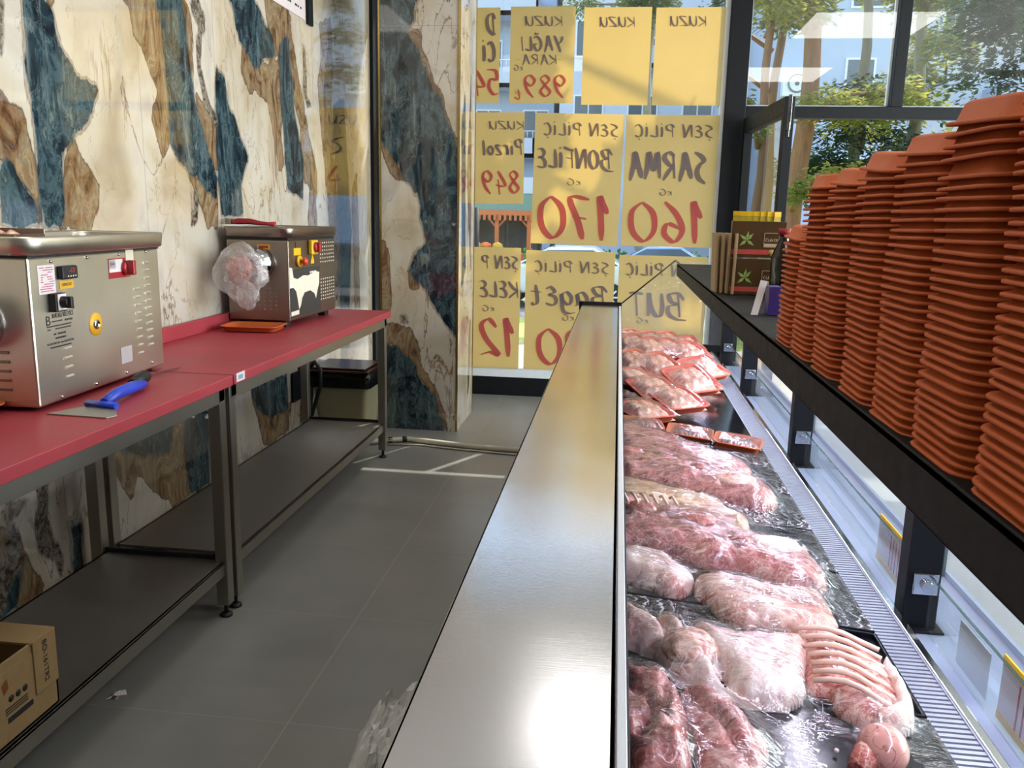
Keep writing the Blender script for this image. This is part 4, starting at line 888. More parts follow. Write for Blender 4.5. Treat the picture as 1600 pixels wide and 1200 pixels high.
pf.build('front_louvre_panel', M['louvre2'] if 'louvre2' in M else M.setdefault('louvre2', plain('dull_louvre', '#8d8078', .3, .8)), m2, local=True)
sb_ = MB().box(-.145, -.085, -.0012, 0, .352, .374).build('yellow_sticker', M['yellow'], m2, local=True)
t_ = MB().box(-.138, -.092, -.0018, -.0011, .358, .368).build('sticker_frame', M['red_plastic'], sb_, local=True)
def l2(y): return y-3.655
hd = MB()
for j in range(6):
    for k in range(7): hd.lathe([(0, .001), (.0052, .001), (.0052, 0)], n=8, M=Matrix.Translation((.0001, l2(4.045)+k*.0285, .372-j*.0185)) @ Matrix.Rotation(math.pi/2, 4, 'Y'))
for j in range(7):
    for k in range(7): hd.lathe([(0, .001), (.0052, .001), (.0052, 0)], n=8, M=Matrix.Translation((.0001, l2(4.045)+k*.0285, .195-j*.0165)) @ Matrix.Rotation(math.pi/2, 4, 'Y'))
hd.build('vent_holes', M['louvre'], m2, local=True)
MB().box(0, .0012, l2(3.715), l2(3.797), .325, .357).build('yellow_label', M['yellow_paint'], m2, local=True)
MB().box(0, .001, l2(3.735), l2(3.742), .36, .385).build('dark_tag', M['dark'], m2, local=True)
eb = MB().lathe([(0, 0), (.026, 0), (.026, .012), (0, .012)], n=24, M=Matrix.Translation((0, l2(3.765), .297)) @ Matrix.Rotation(math.pi/2, 4, 'Y')).build('stop_button', M['yellow_paint'], m2, local=True)
MB().lathe([(.009, .01), (.009, .024), (.018, .028), (.019, .036), (.014, .044), (0, .046)], n=20, M=Matrix.Translation((0, l2(3.765), .297)) @ Matrix.Rotation(math.pi/2, 4, 'Y')).build('red_mushroom', plain('orange_red_plastic', '#c4401c', .3), eb, local=True)
ys_ = MB().box(0, .022, l2(3.885), l2(3.965), .322, .39).build('main_switch', M['yellow_paint'], m2, local=True, bevel=.006)
MB().lathe([(0, .02), (.026, .02), (.024, .034), (0, .036)], n=20, M=Matrix.Translation((0, l2(3.925), .356)) @ Matrix.Rotation(math.pi/2, 4, 'Y')).box(.03, .048, l2(3.915), l2(3.935), .332, .38).build('red_handle', M['red_plastic'], ys_, local=True, bevel=.003)
g = MB(); g.add([(.0008, l2(3.915), .285), (.0008, l2(3.96), .285), (.0008, l2(3.938), .325)], [(0, 1, 2)]).box(0, .0008, l2(3.918), l2(3.957), .278, .286); g.build('warning_triangle', M['yellow_paint'], m2, local=True)
# half torn sticker: dark glue field with white paper rags
MB().box(0, .0006, l2(3.66), l2(4.03), .045, .262).build('torn_sticker_base', plain('old_glue', '#2c2926', .7, var=.5, vscale=60), m2, local=True)
M['rag'] = plain('torn_paper', '#d6cfbd', .7, var=.08)
rag = [(.0, .255), (.03, .25), (.045, .2), (.09, .19), (.16, .205), (.22, .2), (.3, .215), (.36, .21), (.355, .15), (.33, .11), (.31, .07), (.29, .1), (.24, .12), (.17, .115), (.14, .09), (.12, .05), (.1, .035), (.085, .09), (.07, .13), (.04, .15), (0, .15)]
g = MB(); g.add([(.0012, l2(3.66)+a, .045+b*.9) for a, b in rag], [tuple(range(len(rag)))]); g.add([(.0012, l2(3.67)+a, .052+b) for a, b in ((0, 0), (.09, .002), (.09, .022), (0, .02))], [(0, 1, 2, 3)])
for j in range(3):
    for k in range(4): g.box(.0008, .0014, l2(3.9)+k*.022, l2(3.9)+k*.022+.017, .235-j*.012, .243-j*.012)
g.build('torn_sticker', M['rag'], m2, local=True)

# plastic bag over its outlet, with mince inside
def lumpy(c, r, n=26, seed=0, amp=.2, freq=18, sq=(1, 1, 1)):
    mb = MB(); vs = []
    for i in range(n+1):
        th = math.pi*i/n
        for k in range(n*2):
            ph = math.pi*k/n; d = Vector((math.sin(th)*math.cos(ph), math.sin(th)*math.sin(ph), math.cos(th)))
            w_ = noise.fractal(d*freq*r*10+Vector((seed, 0, 0)), .8, 2, 4)
            rr_ = r*(1+amp*w_); vs.append((c[0]+d.x*rr_*sq[0], c[1]+d.y*rr_*sq[1], c[2]+d.z*rr_*sq[2]))
    K = n*2
    mb.add(vs, [(i*K+k, i*K+(k+1) % K, (i+1)*K+(k+1) % K, (i+1)*K+k) for i in range(n) for k in range(K)], True); return mb
def bagmat():
    m, nt, bs, out = newmat('thin_plastic_bag'); nt.nodes.remove(bs)
    tr = N(nt, 'BsdfTransparent'); d = N(nt, 'BsdfDiffuse'); d.inputs[0].default_value = (.8, .77, .77, 1); tl = N(nt, 'BsdfTranslucent'); tl.inputs[0].default_value = (.8, .77, .77, 1)
    gl = N(nt, 'BsdfGlossy'); gl.inputs['Roughness'].default_value = .18
    nz = N(nt, 'TexNoise', ins={'Scale': 16, 'Detail': 6, 'Roughness': .6, 'Distortion': 1.5}); L(nt, coords(nt), nz.inputs['Vector'])
    bp = N(nt, 'Bump'); bp.inputs['Distance'].default_value = .01; L(nt, nz.outputs[0], bp.inputs['Height']); L(nt, bp.outputs[0], gl.inputs['Normal'])
    a = N(nt, 'MixShader'); a.inputs[0].default_value = .4; L(nt, d.outputs[0], a.inputs[1]); L(nt, tl.outputs[0], a.inputs[2])
    f = N(nt, 'MapRange', ins={1: .35, 2: .65, 3: .12, 4: .42}); L(nt, nz.outputs[0], f.inputs[0])
    b = N(nt, 'MixShader'); L(nt, f.outputs[0], b.inputs[0]); L(nt, tr.outputs[0], b.inputs[1]); L(nt, a.outputs[0], b.inputs[2])
    c = N(nt, 'MixShader'); c.inputs[0].default_value = .1; L(nt, b.outputs[0], c.inputs[1]); L(nt, gl.outputs[0], c.inputs[2]); L(nt, c.outputs[0], out.inputs[0]); return m
M['bag'] = bagmat()
M['mince'] = meat_mat('minced_meat', '#b5605e', '#7f2c30', '#dca8a0', .5, 40)
bgp = thing('plastic_bag', 'clear plastic bag tied over the outlet of the farther mincer', 'bag', (-1.6, 3.5, 1.06))
lumpy((-1.622, 3.505, 1.08), .11, seed=4, amp=.2, freq=1.3, sq=(1, .6, 1.12)).build('bag_film', M['bag'], bgp)
lumpy((-1.59, 3.5, .985), .048, seed=9, amp=.25, freq=5, sq=(1, .6, 1.2)).build('bag_tail', M['bag'], bgp)
tag(lumpy((-1.63, 3.515, 1.095), .055, seed=2, amp=.3, freq=6, sq=(1, .5, 1.1)).build('minced_meat', M['mince'], None), 'pink minced meat inside the plastic bag at the mincer outlet', 'minced meat')
# red handled tool across the pan of the farther mincer
kn = thing('butcher_knife', 'red-handled butcher knife lying across the pan of the farther mincer', 'knife', (-1.66, 3.71, 1.279), math.radians(-4))
g = MB(); g.tube([(-.09, 0, .016), (-.06, 0, .018), (0, 0, .019), (.05, 0, .012), (.09, -.004, .01), (.125, -.006, .01)], [.012, .016, .015, .011, .009, .013], 14, flat=.7); g.build('red_handle', M['red_plastic'], kn, local=True)
MB().box(-.17, -.085, -.0012, .0012, .004, .03).build('blade', M['polished'], kn, local=True)

# trays, scraper, knife on the red tops
def upright_tray(name, label, loc_, rz, sc=1, group='orange foam trays on the red tables'):
    t = MB(); src = foam_tray_mb(); t.add([(x*sc, -y*sc, .0245-z) for x, y, z in src.v], src.f, True); o = t.build(name, M['foam'], None, local=True)
    o.location = loc_; o.rotation_euler = (0, 0, rz); return tag(o, label, 'foam tray', group)
upright_tray('foam_tray', 'empty orange foam tray in front of the farther mincer', (-1.585, 3.545, .8255), math.radians(4), 1.12)
upright_tray('foam_tray', 'orange foam tray at the left edge beside the nearer mincer', (-1.63, 1.84, .8255), math.radians(80), 1.0)
sp_ = thing('dough_scraper', 'triangular steel scraper with blue plastic handle on the red table', 'scraper', (-1.33, 2.0, .8255), 0)
g = MB(); g.prism([(-1.43, 1.935), (-1.26, 1.925), (-1.25, 1.955), (-1.30, 2.03), (-1.38, 2.045)], .826, .8285); g.build('steel_blade', M['shelf_steel'], sp_)
g = MB(); g.tube([(-1.385, 2.036, .835), (-1.292, 2.022, .835)], [.010, .010], 10); g.tube([(-1.335, 2.035, .838), (-1.34, 2.1, .85), (-1.352, 2.2, .848), (-1.362, 2.27, .842)], [.013, .016, .017, .013], 14); g.build('blue_handle', M['blue_plastic'], sp_)
kk = thing('boning_knife', 'thin knife with short black handle behind the blue scraper', 'knife', (-1.39, 2.3, .8255))
MB().tube([(-1.385, 2.25, .845), (-1.392, 2.3, .85), (-1.4, 2.345, .85), (-1.403, 2.36, .85)], [.014, .017, .019, .013], 14).build('black_handle', M['dark'], kk)
g = MB(); g.add([(-1.402, 2.35, .842), (-1.402, 2.35, .856), (-1.418, 2.59, .836), (-1.416, 2.57, .829), (-1.400, 2.35, .842), (-1.400, 2.35, .856), (-1.4165, 2.59, .836), (-1.4145, 2.57, .829)], [(0, 1, 2, 3), (7, 6, 5, 4), (0, 4, 5, 1), (1, 5, 6, 2), (2, 6, 7, 3), (3, 7, 4, 0)]); g.build('steel_blade', M['polished'], kk)

# cardboard box on the lower shelf
bx = thing('cardboard_box', 'open brown cardboard box with red logo on the lower shelf', 'box', (-1.42, 1.5, .2015))
x0, x1, y0, y1, z0, z1 = -1.62, -1.262, 1.16, 1.665, .2015, .385
g = MB(); g.box(x0, x1, y0, y1, z0, z0+.004); g.box(x1-.005, x1, y0, y1, z0, z1-.02); g.box(x0, x0+.005, y0, y1, z0, z1); g.box(x0, x1, y1-.005, y1, z0, z1); g.box(x0, x1, y0, y0+.005, z0, z1)
g.build('carton_wall', M['card'], bx)
g = MB(); g.box(x0, x1+.002, y1-.08, y1+.002, z1, z1+.006); g.box(x0+.0, x0+.08, y0, y1, z1, z1+.005); g.build('top_flap', M['card'], bx, bevel=.001)
g = MB(); g.box(x1-.0005, x1+.0035, y1-.075, y1+.001, z0+.06, z1+.006); g.build('corner_flap', M['card'], bx, bevel=.001)
g = MB(); g.box(x1-.006, x1-.001, y1-.26, y1-.07, z1-.03, z1+.004); g.build('side_tab', M['card'], bx, bevel=.002)
MB().tube([(-1.47, y1-.035, z1+.013), (-1.38, y1-.03, z1+.013)], .012, 10, flat=.8).build('folded_tab', M['card'], bx)
t_ = MB(); put_text(t_, '', .02, 0, 0, 0) if False else None
def vtext(mb, txt, size, x, y, z):
    vs, fs = text_mesh(txt, size); mb.add([(x+v[2], y+v[1]*-1*-1, z-v[0]) for v in vs], fs)
vtext(t_, 'BO-161TR2', .021, x1+.004, y1-.045, z1-.005); t_.build('stamped_code', M['ink'], bx)
t_ = MB()
def f_(u, v): return (x1+.0008, u, v)
letters(t_, 'rUS', y1-.30, z0+.075, .045, .13, f_, nib=.12); t_.tube([(x1+.0005, y1-.255+.024*math.cos(a), z0+.085+.024*math.sin(a)) for a in [k*.4 for k in range(15)]], .004, 6)
t_.build('red_logo', M['red_ink'], bx)
t_ = MB(); t_.box(x1, x1+.0006, y1-.165, y1-.085, z0+.045, z0+.058)
for k in range(3): t_.lathe([(0, .0008), (.008, .0008), (.008, 0)], n=14, M=Matrix.Translation((x1, y1-.15+k*.022, z0+.098)) @ Matrix.Rotation(math.pi/2, 4, 'Y'))
for k in range(3): t_.box(x1, x1+.0005, y1-.17, y1-.1, z0+.066+k*.006, z0+.069+k*.006)
t_.build('black_print', M['ink'], bx)
MB().add([(x1+.0006, y1-.17, z0+.115), (x1+.0006, y1-.155, z0+.125), (x1+.0006, y1-.158, z0+.15), (x1+.0006, y1-.175, z0+.14)], [(0, 1, 2, 3)]).build('brown_flame_print', plain('brown_print', '#7a4a22', .6), bx)

# bin, hoses, litter
bn = thing('waste_bin', 'cream pedal bin with brown lid and black liner behind the farther table', 'bin', (-1.59, 4.86, 0))
g = MB(); vs = []
for (hx, hy, z) in ((.13, .13, 0), (.135, .135, .01), (.172, .165, .415), (.178, .17, .42)): vs += [(-1.59+x, 4.86+y, zz) for x, y, zz in rrect(hx, hy, .03, z)]
g.add(vs, [(i*20+k, i*20+(k+1) % 20, (i+1)*20+(k+1) % 20, (i+1)*20+k) for i in range(3) for k in range(20)]+[tuple(range(20))], True); g.build('bin_body', M['bin'], bn)
g = MB(); vs = []
for (hx, hy, z) in ((.178, .172, .325), (.186, .178, .335), (.188, .18, .42), (.18, .17, .425)): vs += [(-1.59+x, 4.86+y, zz+(0.05*abs(math.sin(x*24+y*17)) if z < .33 else 0)) for x, y, zz in rrect(hx, hy, .03, z)]
g.add(vs, [(i*20+k, i*20+(k+1) % 20, (i+1)*20+(k+1) % 20, (i+1)*20+k) for i in range(3) for k in range(20)], True); g.build('black_liner', M['bin_bag'], bn)
g = MB(); g.box(-1.785, -1.405, 4.67, 5.04, .424, .44); g.box(-1.76, -1.43, 4.695, 5.015, .44, .452); g.build('lid', M['bin_lid'], bn, bevel=.006)
hs = thing('drain_hose', 'cream drain hose with two black bands lying on the floor before the pillar', 'hose', (-1.0, 4.75, 0))
P_ = [(-1.7, 4.63, .017), (-1.5, 4.62, .017), (-1.34, 4.74, .017), (-1.2, 4.80, .017), (-1.0, 4.755, .017), (-.8, 4.705, .017), (-.6, 4.69, .017), (-.4, 4.675, .017), (-.2, 4.67, .017)]
P2 = []
for i in range(len(P_)-1):
    for k in range(5): P2.append(tuple(Vector(P_[i]).lerp(Vector(P_[i+1]), k/5)))
MB().tube(P2+[P_[-1]], .0165, 12).build('hose_tube', M['hose'], hs)
MB().tube([(-1.315, 4.752, .017), (-1.29, 4.763, .017)], .0178, 12).build('black_band', M['dark'], hs)
MB().tube([(-1.235, 4.786, .017), (-1.21, 4.796, .017)], .0178, 12).build('black_band', M['dark'], hs)
h2 = MB(); h2.tube([(-1.3, 4.70, .006), (-1.1, 4.72, .006), (-.9, 4.68, .006), (-.6, 4.64, .006), (-.2, 4.62, .006)], .006, 8)
tag(h2.build('thin_cable', M['hose'], None), 'thin pale cable lying on the floor in front of the drain hose', 'cable')
bh = thing('wall_valve', 'black wall valve with hanging hose under the farther table', 'valve', (-1.78, 4.6, .3))
MB().cyl((-1.798, 4.62, .46), (-1.74, 4.62, .46), .03).build('valve_body', M['dark'], bh)
MB().tube([(-1.74, 4.62, .46), (-1.70, 4.6, .5), (-1.66, 4.58, .46), (-1.67, 4.6, .36), (-1.71, 4.62, .25), (-1.76, 4.63, .12), (-1.785, 4.63, .02)], .012, 10).build('valve_hose', M['dark'], bh)
MB().box(-1.799, -1.786, 4.48, 4.6, .28, .45).build('junction_plate', M['frame'], bh, bevel=.003)

M['bag_white'] = plain('white_thin_plastic', '#cfcfcd', .35, var=.06)
def crumple(name, label, cat, c, sx_, sy_, sz_, seed, mat, n=22):
    mb = MB(); vs = []
    for j in range(n+1):
        for i in range(n+1):
            u, v = i/n*2-1, j/n*2-1; w_ = noise.fractal(Vector((u*1.7, v*1.7, seed)), .7, 2, 5)
            env = max(0, 1-(abs(u)**3))*max(0, 1-(abs(v)**3))
            vs.append((c[0]+u*sx_+w_*.02, c[1]+v*sy_+noise.noise(Vector((u*2, v*2, seed+5)))*.03, c[2]+max(0.001, sz_*env*(.55+.6*w_)+.002)))
    mb.add(vs, [(j*(n+1)+i, j*(n+1)+i+1, (j+1)*(n+1)+i+1, (j+1)*(n+1)+i) for j in range(n) for i in range(n)], False)
    return tag(mb.build(name, mat, None), label, cat)
crumple('plastic_bag', 'thin white plastic bag lying on the floor beside the display counter', 'bag', (-.50, 1.93, 0), .11, .17, .15, 3, M['bag_white'])
crumple('paper_scrap', 'tiny crumpled paper scrap on the grey floor by the table legs', 'paper scrap', (-1.342, 2.0, 0), .013, .013, .02, 8, M['label_white'], 6)

# ============================================================ MEAT
MEATS={'E1':[(0.019,1.187),(0.073,1.192),(0.11,1.174),(0.127,1.118),(0.125,1.056),(0.127,0.988),(0.128,0.951),(0.018,0.933)],'E2':[(0.114,1.157),(0.143,1.171),(0.174,1.159),(0.212,1.131),(0.218,1.086),(0.24,1.063),(0.222,1.029),(0.219,0.983),(0.205,0.951),(0.131,0.939),(0.13,1.015),(0.124,1.086)],'D1':[(0.017,1.4),(0.051,1.418),(0.078,1.374),(0.133,1.376),(0.187,1.369),(0.24,1.366),(0.324,1.392),(0.356,1.39),(0.361,1.364),(0.333,1.296),(0.317,1.208),(0.278,1.175),(0.232,1.171),(0.186,1.178),(0.14,1.188),(0.103,1.209),(0.095,1.267),(0.065,1.282),(0.018,1.296)],'D2':[(0.335,1.394),(0.377,1.367),(0.425,1.353),(0.473,1.361),(0.47,1.298),(0.468,1.232),(0.453,1.162),(0.42,1.136),(0.381,1.15),(0.352,1.179),(0.351,1.213),(0.318,1.199),(0.326,1.295)],'C1':[(0.015,1.678),(0.089,1.708),(0.134,1.682),(0.175,1.623),(0.184,1.579),(0.154,1.515),(0.118,1.509),(0.071,1.544),(0.016,1.549)],'C2':[(0.165,1.575),(0.212,1.614),(0.261,1.607),(0.322,1.603),(0.386,1.62),(0.432,1.607),(0.431,1.549),(0.432,1.483),(0.408,1.429),(0.367,1.415),(0.335,1.417),(0.294,1.434),(0.247,1.419),(0.217,1.446),(0.194,1.495)],'B1':[(0.012,1.98),(0.082,2.017),(0.174,1.987),(0.249,1.978),(0.323,1.864),(0.392,1.857),(0.452,1.81),(0.459,1.723),(0.452,1.641),(0.399,1.622),(0.33,1.651),(0.272,1.689),(0.217,1.663),(0.156,1.713),(0.076,1.724),(0.014,1.713)],'A3':[(0.01,2.158),(0.061,2.185),(0.134,2.128),(0.229,2.094),(0.305,2.059),(0.351,1.953),(0.317,1.871),(0.232,1.952),(0.143,1.981),(0.012,1.98)],'A2':[(0.007,2.509),(0.094,2.527),(0.206,2.464),(0.322,2.336),(0.412,2.354),(0.45,2.272),(0.446,2.136),(0.373,2.097),(0.281,2.13),(0.186,2.165),(0.086,2.19),(0.009,2.215)],'A1':[(0.005,2.732),(0.099,2.726),(0.199,2.664),(0.291,2.567),(0.399,2.517),(0.431,2.422),(0.355,2.325),(0.271,2.357),(0.168,2.456),(0.007,2.473)]}
MEATS['D2'] = [(x, y+.02) for x, y in MEATS['D2']]
def smooth_poly(P, it=2):
    for _ in range(it):
        Q = []
        for i in range(len(P)):
            a, b = P[i], P[(i+1) % len(P)]
            Q += [(a[0]*.75+b[0]*.25, a[1]*.75+b[1]*.25), (a[0]*.25+b[0]*.75, a[1]*.25+b[1]*.75)]
        P = Q
    return P
def pillow(poly, H, R, seed, step=.006, amp=.35, freq=14, grooves=(), zf=None, fray=.006, ridged=0):
    """a cut of meat: outline given on the tray, rounded up to height H, lumpy, with folds along the grooves"""
    poly = smooth_poly(poly)
    poly = [(x+fray*noise.noise(Vector((x*60, y*60, seed))), y+fray*noise.noise(Vector((x*60, y*60, seed+9)))) for x, y in poly]
    xs = [p[0] for p in poly]; ys_ = [p[1] for p in poly]
    X = np.arange(min(xs)-step, max(xs)+step*1.5, step); Y = np.arange(min(ys_)-step, max(ys_)+step*1.5, step)
    P = np.array([(x, y) for y in Y for x in X]); d = sdf(P, [poly]); nx = len(X)
    ins = d > 0; fs = []; used = {}
    def near(p):
        best = None
        for i in range(len(poly)):
            a = np.array(poly[i]); b = np.array(poly[(i+1) % len(poly)]); ab = b-a; t = max(0, min(1, ((p-a)@ab)/max(ab@ab, 1e-12))); q = a+t*ab; dd = ((p-q)**2).sum()
            if best is None or dd < best[0]: best = (dd, q)
        return best[1]
    for j in range(len(Y)-1):
        for i in range(nx-1):
            q = (j*nx+i, j*nx+i+1, (j+1)*nx+i+1, (j+1)*nx+i)
            if sum(ins[k] for k in q) >= 2:
                fs.append(q)
                for k in q: used[k] = 1
    idx = {k: n for n, k in enumerate(sorted(used))}; vs = []; base = []
    for k in sorted(used):
        p = P[k]; dd = d[k]
        if dd <= 0: p = near(p); dd = 0
        t = min(1, dd/R); h = H*.8*math.sqrt(max(0, 1-(1-t)**2))
        v = Vector((p[0]*freq, p[1]*freq*1.3, seed))
        f1 = noise.fractal(v, .9, 2.1, 5); f2 = noise.noise(v*.35+Vector((7, 3, 1)))
        h *= 1+amp*f1*.6+amp*f2
        if ridged: h -= ridged*H*t*abs(noise.noise(v*1.4))**.5*.5
        for (pts, dep, wd) in grooves:
            for a, b in zip(pts[:-1], pts[1:]):
                ax, ay = a; bx_, by = b; L2_ = (bx_-ax)**2+(by-ay)**2 or 1e-9; tt = max(0, min(1, ((p[0]-ax)*(bx_-ax)+(p[1]-ay)*(by-ay))/L2_))
                g = math.hypot(p[0]-ax-tt*(bx_-ax), p[1]-ay-tt*(by-ay))
                h -= dep*math.exp(-(g/wd)**2)*min(1, dd/.012)
        zb = (dz(p[0]) if zf is None else zf(p[0], p[1]))+.0125
        vs.append((p[0], p[1], zb+max(h, .0015) if dd > 0 else zb)); base.append((p[0], p[1], zb-.0005))
    n = len(vs); F = [tuple(idx[k] for k in q) for q in fs]
    # close underneath
    from collections import Counter
    ed = Counter()
    for q in F:
        for a, b in zip(q, q[1:]+q[:1]): ed[(a, b)] += 1
    side = [(b, a, a+n, b+n) for (a, b) in ed if (b, a) not in ed]
    mb = MB(); mb.add(vs+base, F+side+[tuple(i+n for i in q)[::-1] for q in F], True)
    return mb
M['lamb_pink'] = meat_mat('lamb_pink', '#c99a8e', '#a2584c', '#e2cdbf', .47, 8)
M['lamb_red'] = meat_mat('lamb_red', '#ba6b65', '#84343a', '#ddb5ac', .52, 11)
M['mutton'] = meat_mat('mutton_dark', '#b46a62', '#7c3034', '#d6a39a', .53, 13)
M['tan_fat'] = meat_mat('tan_fat', '#c79a72', '#a8604c', '#dcc2a2', .5, 7)
M['white_fat'] = meat_mat('white_fat', '#dec3b8', '#b4695e', '#efe2da', .42, 9)
M['bone'] = plain('rib_bone', '#d9b9a8', .35, var=.12, vscale=60, bmp=.0005, coat=.4)
M['rib_red'] = meat_mat('rib_muscle', '#b06054', '#8a2c26', '#e3b9aa', .5, 14)
M['chicken'] = meat_mat('chicken_skin', '#dca792', '#c9705e', '#eccdb2', .5, 16, stretch=(1, 1, 1))
M['liver'] = meat_mat('dark_lean_meat', '#7c2a30', '#4a1418', '#c08a80', .55, 18, stretch=(1, 1, 1))

# black display trays and their film
YB = [.95, 1.22, 1.49, 1.75, 2.0, 2.27, 2.53, 2.76]
tn = ['nearest', 'second nearest', 'third', 'fourth', 'fifth', 'sixth', 'farthest']
MTOP = {}
def black_tray(i):
    a, b = YB[i]+.003, YB[i+1]-.003
    t = thing('display_tray', f'black film-wrapped display tray under the meat, {tn[i]} of seven in the counter', 'tray', (.265, (a+b)/2, dz(.265)), 0, 'black trays along the counter')
    g = MB(); xa, xb = .04, .497
    def P(x, y, h): return (x, y, dz(x)+h)
    def bx8(x0, x1, y0, y1, h0, h1):
        g.add([P(x, y, h) for h in (h0, h1) for y in (y0, y1) for x in (x0, x1)], [(0, 2, 3, 1), (4, 5, 7, 6), (0, 1, 5, 4), (2, 6, 7, 3), (0, 4, 6, 2), (1, 3, 7, 5)])
    bx8(xa, xb, a, b, .002, .011); bx8(xa, xb, a, a+.006, .011, .02); bx8(xa, xb, b-.006, b, .011, .02); bx8(xa, xa+.006, a, b, .011, .02); bx8(xb-.006, xb, a, b, .011, .02)
    g.build('tray_body', M['black_tray'], t, bevel=.0015)
    return t
trays = [black_tray(i) for i in range(7)]

meats = []
def meat(key, H, R, seed, mat, label, **k):
    mb = pillow(MEATS[key], H, R, seed, **k); o = mb.build('lamb_cut', M[mat], None); tag(o, label, 'meat', None); meats.append((mb, key)); return o
meat('E1', .062, .035, 1, 'mutton', 'pink and red cut of meat at the lower left of the counter, nearest the worktop', amp=.45, freq=26, ridged=.5, grooves=[([(.03, 1.15), (.08, 1.08), (.06, 1.0)], .02, .008), ([(.1, 1.15), (.09, 1.05)], .014, .006)])
meat('E2', .055, .04, 2, 'lamb_red', 'pink slab of lamb in the nearest tray between the red cut and the veined ball', amp=.3, freq=18, ridged=.35, grooves=[([(.13, 1.14), (.17, 1.07), (.2, .98)], .016, .007)])
meat('D1', .062, .055, 3, 'white_fat', 'long pale pink lamb shoulder in the second tray, joined to the rib rack', amp=.28, freq=9, grooves=[([(.14, 1.375), (.15, 1.3), (.19, 1.22), (.2, 1.18)], .028, .014), ([(.06, 1.4), (.1, 1.33), (.12, 1.26)], .02, .009)])
meat('D2', .05, .045, 4, 'rib_red', 'rack of lamb with bare ribs at the right end of the second tray', amp=.2, freq=14)
meat('C1', .056, .045, 5, 'white_fat', 'pale cut of lamb under film at the left end of the third tray', amp=.35, freq=12)
meat('C2', .055, .05, 6, 'lamb_pink', 'pale pink lamb piece at the middle and right of the third tray', amp=.25, freq=11, grooves=[([(.2, 1.6), (.3, 1.52), (.41, 1.5)], .013, .006)])
meat('B1', .066, .055, 7, 'lamb_red', 'big red and white lamb side with ribs filling the fourth tray', amp=.38, freq=15, ridged=.4, grooves=[([(.03, 1.93), (.12, 1.9), (.2, 1.82)], .018, .008), ([(.25, 1.9), (.27, 1.8), (.28, 1.72)], .014, .008)])
meat('A3', .05, .04, 8, 'tan_fat', 'tan and pink cut of lamb at the left of the fifth tray', amp=.35, freq=12)
meat('A2', .062, .055, 9, 'mutton', 'long pink leg of lamb in the sixth tray', amp=.35, freq=14, ridged=.4, grooves=[([(.05, 2.42), (.15, 2.36), (.25, 2.26)], .018, .008)])
meat('A1', .055, .045, 10, 'lamb_red', 'dark pink cut of lamb in the farthest tray behind the long leg', amp=.3, freq=13, ridged=.3)
# white fat cap and the rib bones of the rack
g = pillow([(.39, 1.172), (.42, 1.15), (.462, 1.172), (.475, 1.22), (.482, 1.32), (.478, 1.37), (.462, 1.35), (.455, 1.27), (.445, 1.21), (.42, 1.187)], .06, .02, 21, amp=.2, zf=lambda x, y: dz(x)+.002)
rack = [o for o in C.objects if o.get('label', '').startswith('rack of lamb')][0]
g.build('fat_cap', M['white_fat'], rack)
for k in range(7):
    t = k/6; y0 = 1.392-.165*t; x0 = .325+.012*math.sin(t*3); x1 = .452-.03*t+.012; y1 = 1.365-.185*t
    pts = [(x0+(x1-x0)*s, y0+(y1-y0)*s+.006*math.sin(s*3), dz(x0+(x1-x0)*s)+.047+.014*math.sin(math.pi*min(1, s*1.1))) for s in (0, .2, .4, .6, .8, 1)]
    MB().tube(pts, [.0042, .0048, .005, .005, .0048, .004], 8, flat=.8).build('rib_bone', M['bone'], rack)
# small extra folds that give the carcasses their ends
def blob(name, label, c, r, mat, seed, sq=(1, 1, .7), amp=.18, freq=2.5, n=20, parent=None):
    o = lumpy(c, r, n, seed, amp, freq, sq).build(name, M[mat], parent)
    return o if parent else tag(o, label, 'meat')
B_ = [o for o in C.objects if o.get('label', '').startswith('big red and white')][0]
for k, (x, y, r) in enumerate(((.36, 1.76, .045), (.2, 1.84, .035), (.08, 1.88, .03))): blob('muscle_fold', '', (x, y, dz(x)+.055), r, ['white_fat', 'mutton', 'rib_red'][k], 30+k, (1.2, .8, .5), parent=B_)
for k in range(6): MB().tube([(.035+k*.022, 1.93-.006*k, .715), (.04+k*.022, 1.89, .722), (.05+k*.022, 1.85, .715)], .0035, 6).build('rib_bone', M['bone'], B_)
D_ = [o for o in C.objects if o.get('label', '').startswith('long pale pink')][0]
blob('muscle_fold', '', (.145, 1.26, dz(.14)+.05), .05, 'lamb_pink', 41, (.9, 1.0, .5), parent=D_)
A_ = [o for o in C.objects if o.get('label', '').startswith('long pink leg')][0]
for k, (x, y, r) in enumerate(((.33, 2.2, .055), (.16, 2.3, .04), (.06, 2.36, .035))): blob('muscle_fold', '', (x, y, dz(x)+.05), r, ['lamb_pink', 'lamb_red', 'mutton'][k], 50+k, (1.2, .8, .55), parent=A_)
# the veined ball
bl = thing('veined_meat_ball', 'round pink veined piece of offal at the lower right of the counter', 'meat', (.385, 1.09, dz(.385)+.012))
def ballmat():
    m, nt, bs, out = newmat('veined_skin')
    nz = N(nt, 'TexNoise', ins={'Scale': 24, 'Detail': 5, 'Distortion': 2}); L(nt, coords(nt), nz.inputs['Vector'])
    v = math_(nt, 'ABSOLUTE', math_(nt, 'SUBTRACT', nz.outputs[0], .5)); r = N(nt, 'MapRange', ins={1: 0, 2: .02, 3: .85, 4: 0}); L(nt, v, r.inputs[0])
    L(nt, mixc(nt, r.outputs[0], '#c58f84', '#6f2d33'), bs.inputs['Base Color']); bs.inputs['Roughness'].default_value = .28; bs.inputs['Coat Weight'].default_value = .5; return m
M['ballskin'] = ballmat()
lumpy((.387, 1.082, .652), .033, 24, 3, .05, 2, (1, 1, 1)).build('veined_body', M['ballskin'], bl)
